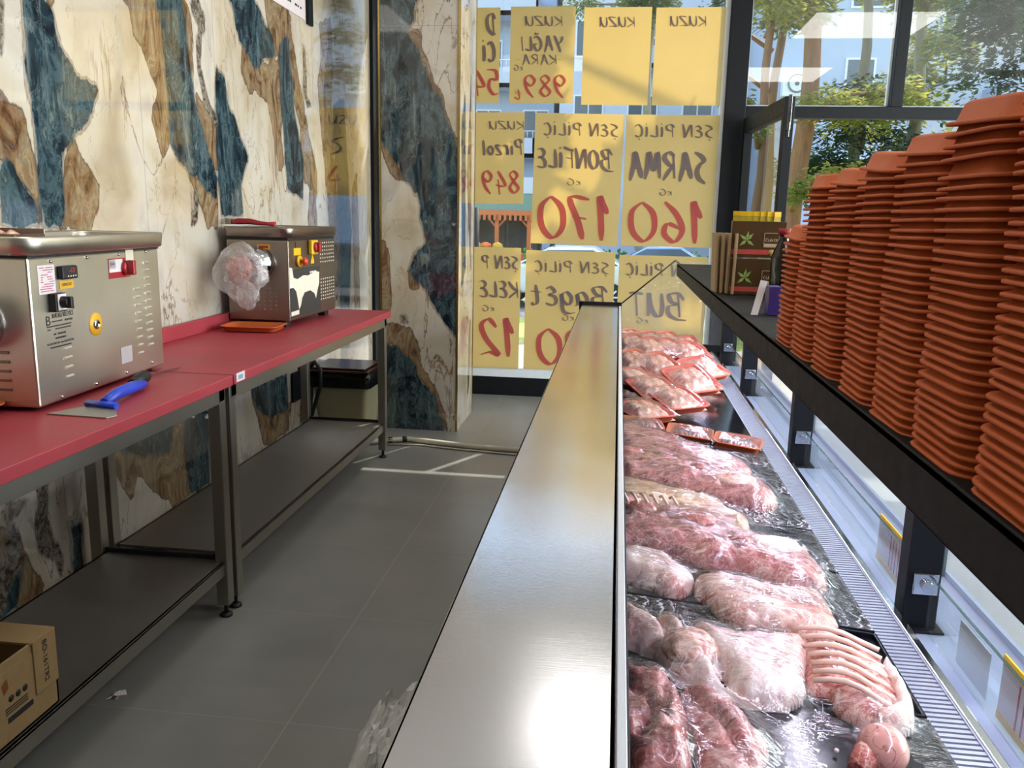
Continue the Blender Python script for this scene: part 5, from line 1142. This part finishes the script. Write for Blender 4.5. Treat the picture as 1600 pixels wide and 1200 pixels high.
MB().tube([(.375, 1.08, .65), (.355, 1.06, .645), (.345, 1.045, .64)], [.022, .017, .013], 12).build('cut_neck', M['rib_red'], bl)
tag(lumpy((.332, 1.095, .634), .0035, 6, 1, .3).build('fat_crumb', M['white_fat'], None), 'tiny white crumb of fat on the black tray left of the veined ball', 'fat crumb')

# film sheets draped over each tray (height follows the meat below)
allv = []
for mb, k in meats:
    allv += [v for v in mb.v[::3]]
AV = np.array(allv)
def drape(i, t, y_a, y_b, xa=.042, xb=.495, hole=None):
    nx, ny = 46, 26; H = np.zeros((ny+1, nx+1))
    X = np.linspace(xa, xb, nx+1); Y = np.linspace(y_a, y_b, ny+1)
    for j in range(ny+1):
        for i_ in range(nx+1):
            dd = (AV[:, 0]-X[i_])**2+(AV[:, 1]-Y[j])**2; s = dd < .014**2
            hh = (AV[s, 2]-np.array([dz(x) for x in AV[s, 0]])).max() if s.any() else 0
            H[j, i_] = max(.0215, hh+.003)
    for _ in range(8):       # stretched film: relax upward-only
        K = H.copy(); K[1:-1, 1:-1] = (H[:-2, 1:-1]+H[2:, 1:-1]+H[1:-1, :-2]+H[1:-1, 2:])/4; H[1:-1, 1:-1] = np.maximum(H[1:-1, 1:-1]*.9+K[1:-1, 1:-1]*.1, K[1:-1, 1:-1])
    vs = []
    for j in range(ny+1):
        for i_ in range(nx+1):
            w_ = noise.fractal(Vector((X[i_]*22, Y[j]*55, i)), .6, 2, 4)*.0016
            vs.append((X[i_], Y[j], dz(X[i_])+H[j, i_]+w_))
    fs = []
    for j in range(ny):
        for i_ in range(nx):
            cx_, cy_ = (X[i_]+X[i_+1])/2, (Y[j]+Y[j+1])/2
            if hole and ((cx_-hole[0])/hole[2])**2+((cy_-hole[1])/hole[3])**2 < 1+.25*noise.noise(Vector((cx_*60, cy_*60, 0))): continue
            fs.append((j*(nx+1)+i_, j*(nx+1)+i_+1, (j+1)*(nx+1)+i_+1, (j+1)*(nx+1)+i_))
    MB().add(vs, fs, True).build('cling_film', M['film_big'], t)
for i in range(7):
    drape(i, trays[i], YB[i]+.004, YB[i+1]-.004, xb=.495 if i != 1 else .315, hole=(.375, 1.07, .075, .06) if i == 0 else None)

# ============================================================ PACKS AT THE FAR END
tray_base = foam_tray_mb(.108, .078, .026)
pk_tray = MB(); pk_tray.add([(x, -y, .026-z) for x, y, z in tray_base.v], tray_base.f, True)
def pack_proto(name, mat, label, cat, foamcol='foam_pale', Hh=.03):
    t = thing(name, label, cat, (0, 0, 0))
    pk_tray.build('foam_base', M[foamcol], t, local=True)
    mb = MB(); nx, ny = 26, 20; vs = []
    for j in range(ny+1):
        for i in range(nx+1):
            u, v = i/nx*2-1, j/ny*2-1; e = (1-abs(u)**4)*(1-abs(v)**4); w_ = noise.fractal(Vector((u*3, v*3, hash(name) % 7 if False else len(name))), .8, 2, 4)
            vs.append((u*.094, v*.066, .008+e*(.016+Hh*(.6+.5*w_))))
    mb.add(vs, [(j*(nx+1)+i, j*(nx+1)+i+1, (j+1)*(nx+1)+i+1, (j+1)*(nx+1)+i) for j in range(ny) for i in range(nx)], True)
    mb.build('meat_portion', M[mat], t, local=True)
    fm = MB(); vs = []
    for j in range(ny+1):
        for i in range(nx+1):
            u, v = i/nx*2-1, j/ny*2-1; e = (1-abs(u)**5)*(1-abs(v)**5)
            vs.append((u*.1075, v*.0775, .0255+e*(Hh*.86)))
    fm.add(vs, [(j*(nx+1)+i, j*(nx+1)+i+1, (j+1)*(nx+1)+i+1, (j+1)*(nx+1)+i) for j in range(ny) for i in range(nx)], True)
    fm.build('cling_film', M['film'], t, local=True)
    return t
M['foam_pale'] = plain('salmon_foam', '#c9563c', .6, var=.08, vscale=150)
CHN = ['in the back row at the worktop side', 'second in the back row', 'third in the back row', 'at the right end of the back row', 'in the second row at the worktop side', 'second in the second row', 'third in the second row', 'fourth in the second row, at the right', 'with a bright red rim, far right', 'in the third row at the worktop side', 'in the middle of the third row', 'biggest, at the right front of the pile', 'in the fourth row at the worktop side', 'low in the fourth row', 'at the front tip of the pile', 'flat at the front beside the worktop']
CHP = [(.09, 4.72, .69), (.19, 4.66, .69), (.29, 4.68, .69), (.385, 4.60, .68), (.09, 4.38, .705), (.185, 4.32, .70), (.28, 4.34, .695), (.375, 4.30, .69), (.42, 3.97, .668), (.095, 3.86, .705), (.205, 3.82, .70), (.335, 3.62, .672), (.09, 3.5, .69), (.165, 3.34, .685), (.25, 3.22, .672), (.115, 3.02, .664)]
cp_ = pack_proto('chicken_pack', 'chicken', '', 'chicken pack')
for k, (x, y, z) in enumerate(CHP):
    o = cp_ if k == 0 else dup(cp_)
    rng = random.Random(k+5); o.location = (x, y, z-.022)
    o.rotation_euler = (math.radians(rng.uniform(-4, 4)), math.radians(8 if k < 15 else 3), math.radians(62+rng.uniform(-12, 12)))
    # shingled: leaning on the pack behind
    o.rotation_euler = Euler((0, 0, 0)); o.rotation_euler = (Matrix.Rotation(math.radians(15 if k < 12 else 8 if k < 15 else 2), 3, 'X') @ Matrix.Rotation(math.radians(-66+rng.uniform(-10, 10)), 3, 'Z')).to_euler()
    s_ = 1.25 if k == 11 else 1.12; o.scale = (s_, s_, s_)
    o['label'] = f'wrapped tray of chicken pieces {CHN[k]}'; o['group'] = 'wrapped trays of chicken at the far end of the counter'
lp = pack_proto('lean_meat_pack', 'liver', '', 'meat pack', 'foam', .014)
for k, (x, y, rz, lab) in enumerate(((.1, 2.83, 4, 'at the left, half hidden by the pile of chicken'), (.265, 2.80, -8, 'in the middle of the three'), (.415, 2.74, -12, 'at the right, nearest the air grille'))):
    o = lp if k == 0 else dup(lp); o.location = (x, y, dz(x)+(.012 if y < 2.75 else .006)); o.rotation_euler = (0, math.radians(5), math.radians(rz)); o.scale = (.72, .95, 1)
    o['label'] = 'orange tray of dark red meat ' + lab; o['group'] = 'trays of dark red meat in the counter'

# ============================================================ THE STREET
def groundz(y): return -.03 if y < 7.2 else max(-.78, -.03-(y-7.2)*.07)
g = MB(); ys_ = [6.34, 7.2, 9, 11, 13, 15, 17.9, 24, 60]; zs_ = [groundz(y) for y in ys_]
for a in range(3):
    g.add([(-30, ys_[a], zs_[a]), (40, ys_[a], zs_[a]), (40, ys_[a+1], zs_[a+1]), (-30, ys_[a+1], zs_[a+1])], [(0, 1, 2, 3)])
def paving():
    m, nt, bs, out = newmat('tan_paving'); b = N(nt, 'TexBrick', ins={'Scale': 1.0, 'Mortar Size': .006, 'Brick Width': .4, 'Row Height': .2}); L(nt, coords(nt), b.inputs['Vector'])
    b.inputs['Color1'].default_value = hexc('#9c907f'); b.inputs['Color2'].default_value = hexc('#90867a'); b.inputs['Mortar'].default_value = hexc('#80776a'); L(nt, b.outputs[0], bs.inputs['Base Color']); bs.inputs['Roughness'].default_value = .8; return m
def flat(o): o['kind'] = 'structure'; return o
flat(g.build('pavement', paving(), None))
g = MB()
for a in range(3, 6): g.add([(-30, ys_[a], zs_[a]), (40, ys_[a], zs_[a]), (40, ys_[a+1], zs_[a+1]), (-30, ys_[a+1], zs_[a+1])], [(0, 1, 2, 3)])
flat(g.build('verge', plain('grassy_verge', '#8c9a4a', .9, var=.5, vscale=8, bmp=.02), None))
g = MB()
for a in (6, 7): g.add([(-30, ys_[a], zs_[a]), (40, ys_[a], zs_[a]), (40, ys_[a+1], zs_[a+1]), (-30, ys_[a+1], zs_[a+1])], [(0, 1, 2, 3)])
flat(g.build('road', plain('asphalt', '#7c7a76', .9, var=.15, vscale=20), None))
g = MB().box(4.71, 30, -10, 6.3, -.2, -.03); flat(g.build('side_pavement', bpy.data.materials['tan_paving'], None))

M['wallblue'] = plain('pale_blue_render', '#b7c3d6', .85, var=.04, vscale=3); M['wallwhite'] = plain('white_render', '#cfd3dc', .85, var=.03)
M['winpane'] = plain('window_dark', '#59636c', .12); M['wframe'] = plain('white_window_frame', '#eceff2', .4)
def building(x0, x1, y0, y1, h, mat, label, wins, balc, zb=-.8):
    t = thing('apartment_building', label, 'building', ((x0+x1)/2, (y0+y1)/2, zb), 0, 'apartment buildings across the street')
    MB().box(x0, x1, y0, y1, zb, h).build('walls', mat, t)
    for (wx, wz, ww, wh) in wins:
        f = MB(); f.box(wx, wx+ww, y0-.06, y0+.02, wz, wz+wh)
        fo = f.build('window_frame', M['wframe'], t)
        p = MB(); p.box(wx+.07, wx+ww/2-.03, y0-.075, y0-.05, wz+.07, wz+wh-.07); p.box(wx+ww/2+.03, wx+ww-.07, y0-.075, y0-.05, wz+.07, wz+wh-.07)
        p.build('window_panes', M['winpane'], fo)
    for (bx_, bz, bw) in balc:
        b = MB(); b.box(bx_, bx_+bw, y0-1.3, y0, bz, bz+.18); b.box(bx_, bx_+bw, y0-1.3, y0-1.2, bz, bz+.85); b.box(bx_, bx_+.1, y0-1.3, y0, bz, bz+.85); b.box(bx_+bw-.1, bx_+bw, y0-1.3, y0, bz, bz+.85)
        bo = b.build('balcony', M['wallblue'] if mat is M['wallwhite'] else M['wallwhite'], t)
        r = MB(); r.tube([(bx_, y0-1.25, bz+1.15), (bx_+bw, y0-1.25, bz+1.15)], .03, 6)
        k = 0.0
        while k < bw: r.tube([(bx_+k, y0-1.25, bz+.85), (bx_+k, y0-1.25, bz+1.15)], .015, 5); k += .25
        r.build('railing', M['wframe'], bo)
    return t
building(-16, -3.2, 40, 50, 15, M['wallblue'], 'pale blue apartment block behind the left posters', [(-9+2.2*i, z, 1.2, 1.5) for i in range(3) for z in (1.6, 4.6, 7.6)], [(-7.5, 3.9, 3.6), (-7.5, 6.9, 3.6), (-7.5, 9.9, 3.6)])
building(-2.8, 4.7, 38, 48, 15, M['wallwhite'], 'white apartment block behind the posters beside the black window post', [(-2.2+2.3*i, z, 1.3, 1.5) for i in range(3) for z in (2.0, 5.0, 8.0)], [(.4, 1.2, 3.6), (.4, 4.2, 3.6), (.4, 7.4, 3.6)])
building(4.95, 9.1, 30, 42, 15, M['wallblue'], 'pale blue block with tall white windows between the pine trunks', [(7.05, 5.1, .95, 1.5), (7.05, 8.1, 1.2, 1.6), (7.05, 2.0, .95, 1.5)], [])
building(9.15, 22, 33, 43, 15, M['wallwhite'], 'white block with stepped balconies to the right of the pine trunks', [(10.9, 7.2, .8, 1.5), (13.5, 4, 1.4, 1.5), (13.5, 7, 1.4, 1.5)], [(9.3, 6.1, 1.5), (9.3, 3.2, 1.5), (12.5, 5.2, 5), (12.5, 2.2, 5), (12.5, 8.2, 5)])
ac = thing('air_conditioner', 'outdoor air conditioning unit on the blue wall between the trunks', 'air conditioner', (5.4, 29.5, 5.3))
MB().box(5.05, 6.0, 29.55, 29.98, 5.35, 6.15).build('case', M['wframe'], ac, bevel=.02)
MB().lathe([(.3, 0), (.3, .03), (.25, .03), (.25, 0)], n=28, M=Matrix.Translation((5.5, 29.54, 5.75)) @ Matrix.Rotation(math.pi/2, 4, 'X')).lathe([(0, 0), (.07, 0), (.07, .02), (0, .02)], n=16, M=Matrix.Translation((5.5, 29.54, 5.75)) @ Matrix.Rotation(math.pi/2, 4, 'X')).build('fan_guard', plain('grey_grille', '#7d8078', .5), ac)

# trees
M['bark'] = plain('reddish_bark', '#8f6a4c', .9, var=.35, vscale=14, bmp=.03, stretch=(1, 1, .22))
M['bark2'] = plain('grey_bark', '#8b8670', .9, var=.2, vscale=14, bmp=.02, stretch=(1, 1, .25))
def leafmat(name, a, b):
    m, nt, bs, out = newmat(name); nt.nodes.remove(bs)
    oi = N(nt, 'TexNoise', ins={'Scale': 1.1, 'Detail': 4}); L(nt, coords(nt), oi.inputs['Vector'])
    c = ramp(nt, oi.outputs[0], [(.35, a), (.65, b)])
    d = N(nt, 'BsdfDiffuse'); t = N(nt, 'BsdfTranslucent'); L(nt, c, d.inputs[0]); L(nt, c, t.inputs[0]); mx = N(nt, 'MixShader'); mx.inputs[0].default_value = .45
    L(nt, d.outputs[0], mx.inputs[1]); L(nt, t.outputs[0], mx.inputs[2]); L(nt, mx.outputs[0], out.inputs[0]); return m
M['cedar'] = leafmat('cedar_needles', '#42543a', '#8a9450'); M['cedar2'] = leafmat('dark_needles', '#2c4034', '#5d7350'); M['cedar3'] = leafmat('sun_tinted_needles', '#6c7c3c', '#b0ab58')  # the yellow-green set has sunlight mixed into its needle colour
def tree(label, x, y, r, h, boughs, mat, seed, bark='bark', lean=(0, 0), leaf=.10, per=330):
    zb = groundz(y)
    t = thing('conifer_tree', label, 'tree', (x, y, zb), 0, 'conifers in front of the apartment blocks')
    rng = random.Random(seed)
    tr = MB(); n = 14
    pts = [(x+lean[0]*k/n+.05*math.sin(k*1.1+seed), y+lean[1]*k/n, zb-.2+(h+.2)*k/n) for k in range(n+1)]
    tr.tube(pts, [r*(1.25 if k == 0 else 1)*(1-.55*k/n) for k in range(n+1)], 14)
    tr.build('trunk', M[bark], t)
    br = MB(); fo = MB(); V = []; F = []
    for (bx_, by, bz, brad, flatn) in boughs:
        br.tube([(x, y, bz-.3), ((x+bx_)/2, (y+by)/2, bz), (bx_, by, bz)], [.05, .035, .015], 6)
        cnt = int(per*brad*brad*3)
        for q in range(cnt):
            a = rng.uniform(0, 2*math.pi); u = rng.random()**.5; d = brad*u*(.75+.5*noise.noise(Vector((math.cos(a)*2, math.sin(a)*2, bz+seed))))
            px, py = bx_+d*math.cos(a), by+d*math.sin(a)*.8; pz = bz+rng.gauss(0, brad*flatn)-.25*u*u*brad
            # a spray of needles: three narrow drooping leaves
            for s in range(2):
                aa = a+rng.uniform(-.9, .9); le = leaf*rng.uniform(.7, 1.6); ww = le*.16
                dx, dy, dz_ = math.cos(aa)*le, math.sin(aa)*le, rng.uniform(-.7, .35)*le; nx_, ny_ = -math.sin(aa)*ww, math.cos(aa)*ww; tz = rng.uniform(-1, 1)*ww
                b = len(V); V += [(px, py, pz), (px+dx*.5+nx_, py+dy*.5+ny_, pz+dz_*.5+tz), (px+dx, py+dy, pz+dz_), (px+dx*.5-nx_, py+dy*.5-ny_, pz+dz_*.5-tz)]; F.append((b, b+1, b+2, b+3))
    br.build('boughs', M[bark], t)
    me = MB(); me.add(V, F, False); me.build('foliage', M[mat], t, attrs={})
    return t
rg_ = random.Random(11)
def cloud(x0, x1, y0, y1, z0, z1, n, r0, r1, fl_=.16):
    return [(rg_.uniform(x0, x1), rg_.uniform(y0, y1), rg_.uniform(z0, z1), rg_.uniform(r0, r1), fl_) for _ in range(n)]
tree('tall conifer with thick reddish trunk behind the upper door glass', 2.86, 15, .19, 9, cloud(1.9, 3.4, 13.5, 15.5, 4.6, 6.5, 7, .5, .9)+[(3.2, 14.2, 3.25, .65, .15), (3.7, 14.5, 3.1, .6, .2), (4.1, 14.2, 3.35, .6, .2), (3.0, 13.6, 1.95, .55, .2), (3.4, 13.9, 2.1, .5, .2), (2.7, 13.4, 1.8, .4, .2)], 'cedar3', 1, lean=(.22, 0))
tree('slim reddish conifer trunk left of the thick one', 2.32, 15.6, .10, 8, cloud(1.5, 2.6, 14.6, 15.9, 4.7, 6.2, 6, .4, .7)+[(2.1, 14.8, 2.9, .4, .2), (1.9, 15, 3.3, .35, .2)], 'cedar', 2, lean=(.15, 0))
tree('slim reddish conifer trunk just beside the thick one', 2.55, 16.2, .11, 8, cloud(1.6, 3.2, 15.6, 16.8, 5.0, 6.5, 5, .5, .8)+[(1.6, 16, 3.9, .5, .25), (1.5, 16, 4.6, .5, .25)], 'cedar2', 3, lean=(.18, 0))
tree('broad conifer with grey trunk and drooping boughs at the middle of the right window', 4.3, 16.5, .13, 8, cloud(3.3, 5.2, 14.5, 17, 2.0, 3.6, 16, .45, .85, .25), 'cedar2', 4, 'bark2', lean=(-.2, 0))
tree('big dense cedar filling the right of the window', 6.3, 14, .22, 8, cloud(5.1, 8.2, 12, 15, 1.9, 5.4, 40, .5, .95, .28), 'cedar2', 5, 'bark2')
tree('sunlit cedar at the left edge of the dense one', 5.3, 17, .16, 8, cloud(4.4, 6.2, 15.5, 18, 2.6, 6.0, 14, .5, .8, .2), 'cedar3', 6, 'bark2')
tree('conifer seen above the top row of posters', .6, 24, .16, 9, cloud(-1.8, 2.6, 22, 26, 6.2, 9, 14, .6, 1.1, .2), 'cedar', 7, 'bark2')

tree('street conifer to the right of the shop window whose boughs shade the posters', 4.75, 9.8, .16, 8, cloud(-.4, 3.6, 8.3, 9.9, 4.6, 6.2, 12, .28, .46, .12), 'cedar', 8, 'bark', leaf=.2, per=1300)

# poles
for x, y, r, h, lab in ((-1.02, 11, .035, 2.1, 'dark street pole between the BONFİLE and SARMA posters'), (-2.02, 12, .055, 1.45, 'thick black post before the orange pergola'), (-2.3, 12, .018, 1.5, 'thin black post beside the thick one, before the pergola')):
    t = thing('street_pole', lab, 'pole', (x, y, groundz(y)), 0, 'dark posts in the street')
    MB().cyl((x, y, groundz(y)), (x, y, h), r, n=12).build('pole_shaft', M['frame'], t)
    MB().cyl((x, y, groundz(y)), (x, y, groundz(y)+.1), r*1.6, n=12).build('pole_base', M['frame'], t)

# pergola shop across the road
pg = thing('pergola_shop', 'orange wooden pergola of the shop across the road', 'pergola', (-4.2, 27, -.78))
M['orange_wood'] = plain('orange_painted_wood', '#d0743c', .6)
g = MB().box(-8, -2.6, 26.2, 29, 1.35, 1.5); 
for k in range(34): g.box(-8+k*.16, -7.93+k*.16, 26.1, 26.2, 1.2, 1.36)
g.build('roof_edge', M['orange_wood'], pg)
MB().box(-8, -2.6, 26.3, 29.2, 1.5, 2.0).build('awning', plain('green_awning', '#7d9a8a', .7), pg)
for x in (-7.6, -5.4, -3.75, -2.75):
    p = MB().box(x-.06, x+.06, 26.2, 26.34, -.78, 1.36).build('post', M['orange_wood'], pg)
    MB().tube([(x-.3, 26.27, 1.3), (x, 26.27, .95), (x+.3, 26.27, 1.3)], .04, 6).build('brace', M['orange_wood'], p)
MB().box(-8, -2.6, 29, 29.2, -.78, 1.4).build('shop_front', plain('dark_shop_front', '#4a4a48', .5, var=.4, vscale=2), pg)
sn = thing('shop_sign', 'pale sign fascia above the orange pergola', 'sign', (-5.2, 26.3, 2.0))
MB().box(-8, -2.6, 26.3, 26.5, 2.02, 2.5).build('fascia', M['wallwhite'], sn)
ptx = {'_':0}
hd_ = thing('hedge', 'clipped green hedge in front of the orange pergola', 'hedge', (-2, 24.5, -.78))
V = []; F = []; rr = random.Random(5)
for q in range(9000):
    x, y, z = rr.uniform(-8, 6), rr.uniform(24.2, 24.9), rr.uniform(-.78, .32+.06*math.sin(q)); le = .09; a = rr.uniform(0, 6.28); b = len(V)
    V += [(x, y, z), (x+le*math.cos(a), y+.02, z+le*math.sin(a)), (x+le*1.5*math.cos(a+.4), y, z+le*1.5*math.sin(a+.4)), (x+le*math.cos(a+.9), y-.02, z+le*math.sin(a+.9))]; F.append((b, b+1, b+2, b+3))
MB().add(V, F).build('hedge_leaves', leafmat('hedge_green', '#3f6b3a', '#6fa04c'), hd_, attrs={})
fs_ = thing('fruit_stand', 'low dark fruit stand under the orange pergola behind the hedge', 'stand', (-3.9, 25.5, -.78))
MB().box(-4.6, -3.3, 25.2, 25.75, -.78, .32).build('stand_body', M['frame'], fs_)
for k, (x, lab) in enumerate(((-4.25, 'left'), (-3.95, 'middle'), (-3.6, 'right'))):
    c_ = blob('fruit_heap', '', (x, 25.4, .42), .16, 'sausage', 70+k, (1, .8, .8))
    c_.data.materials.clear(); c_.data.materials.append(M['yellow'] if k != 1 else plain('orange_fruit', '#e8742c', .5)); tag(c_, f'{lab} heap of yellow and orange fruit under the orange pergola', 'fruit', 'fruit heaps under the pergola')
for x, lab in ((-3.3, 'left'), (-2.75, 'right')):
    s = thing('red_chair', f'{lab} red plastic chair beside the pergola post', 'chair', (x, 23.3, -.78), .4, 'red chairs at the pergola')
    MB().box(-.22, .22, -.22, .22, .42, .46).build('seat', plain('bright_red_plastic', '#c83a44', .4), s, local=True)
    MB().box(-.22, .22, .18, .22, .46, 1.1).build('backrest', bpy.data.materials['bright_red_plastic'], s, local=True)
    for a in (-.2, .2):
        for b in (-.2, .2): MB().box(a-.02, a+.02, b-.02, b+.02, 0, .42).build('leg', bpy.data.materials['bright_red_plastic'], s, local=True)

def car(x, y, label, mat, L_=4.2, rz=0):
    zb = -.78; t = thing('parked_car', label, 'car', (x, y, zb), rz, 'cars parked across the street')
    prof = [(-L_/2, .35), (-L_/2, .75), (-L_/2+.3, .95), (-L_/4, 1.02), (-L_/4+.75, 1.42), (L_/4-.2, 1.44), (L_/4+.5, 1.02), (L_/2-.1, .9), (L_/2, .7), (L_/2, .35)]
    g = MB(); n = len(prof); ws = [.8 if z > 1.1 else .9 for _, z in prof]
    vs = [(px, -w_*.95, pz) for (px, pz), w_ in zip(prof, ws)]+[(px, w_*.95, pz) for (px, pz), w_ in zip(prof, ws)]
    g.add(vs, [tuple(range(n)), tuple(range(n, 2*n))[::-1]]+[(i, (i+1) % n, n+(i+1) % n, n+i) for i in range(n)], False)
    g.build('car_body', mat, t, local=True, bevel=.06)
    gl = MB(); gl.add([(-L_/4+.1, -.87, 1.04), (-L_/4+.72, -.785, 1.36), (L_/4-.22, -.785, 1.38), (L_/4+.38, -.87, 1.04)], [(0, 1, 2, 3)]); gl.add([(-L_/4+.02, -.7, 1.06), (-L_/4+.02, .7, 1.06), (-L_/4+.7, .62, 1.39), (-L_/4+.7, -.62, 1.39)], [(0, 1, 2, 3)])
    gl.build('car_windows', M['winpane'], t, local=True)
    for wx in (-L_/2+.8, L_/2-.8):
        for sy_ in (-.86, .86):
            w_ = MB().cyl((wx, sy_-.1, .32), (wx, sy_+.1, .32), .33, n=26).build('wheel', M['dark'], t, local=True)
            h = MB(); s = -1 if sy_ < 0 else 1
            for k in range(8):
                a = k*math.pi/4; h.tube([(wx, sy_+s*.105, .32), (wx+.22*math.cos(a), sy_+s*.105, .32+.22*math.sin(a))], .022, 5)
            h.build('hubcap', M['wframe'], w_, local=True)
    return t
M['car_w'] = plain('white_car_paint', '#e4e8ec', .15, var=.02, coat=.6); M['car_b'] = plain('blue_car_paint', '#8aa4c4', .2, var=.02, coat=.6); M['car_s'] = plain('slate_car_paint', '#5c7088', .2, var=.02, coat=.6)
car(-1.35, 20.6, 'white car parked behind the Baget poster gap', M['car_w'], 4.0)
car(.9, 22.9, 'light blue car parked farther back behind the posters', M['car_b'], 3.6)
car(2.95, 20.4, 'slate blue car parked behind the BUT poster', M['car_s'], 4.2)
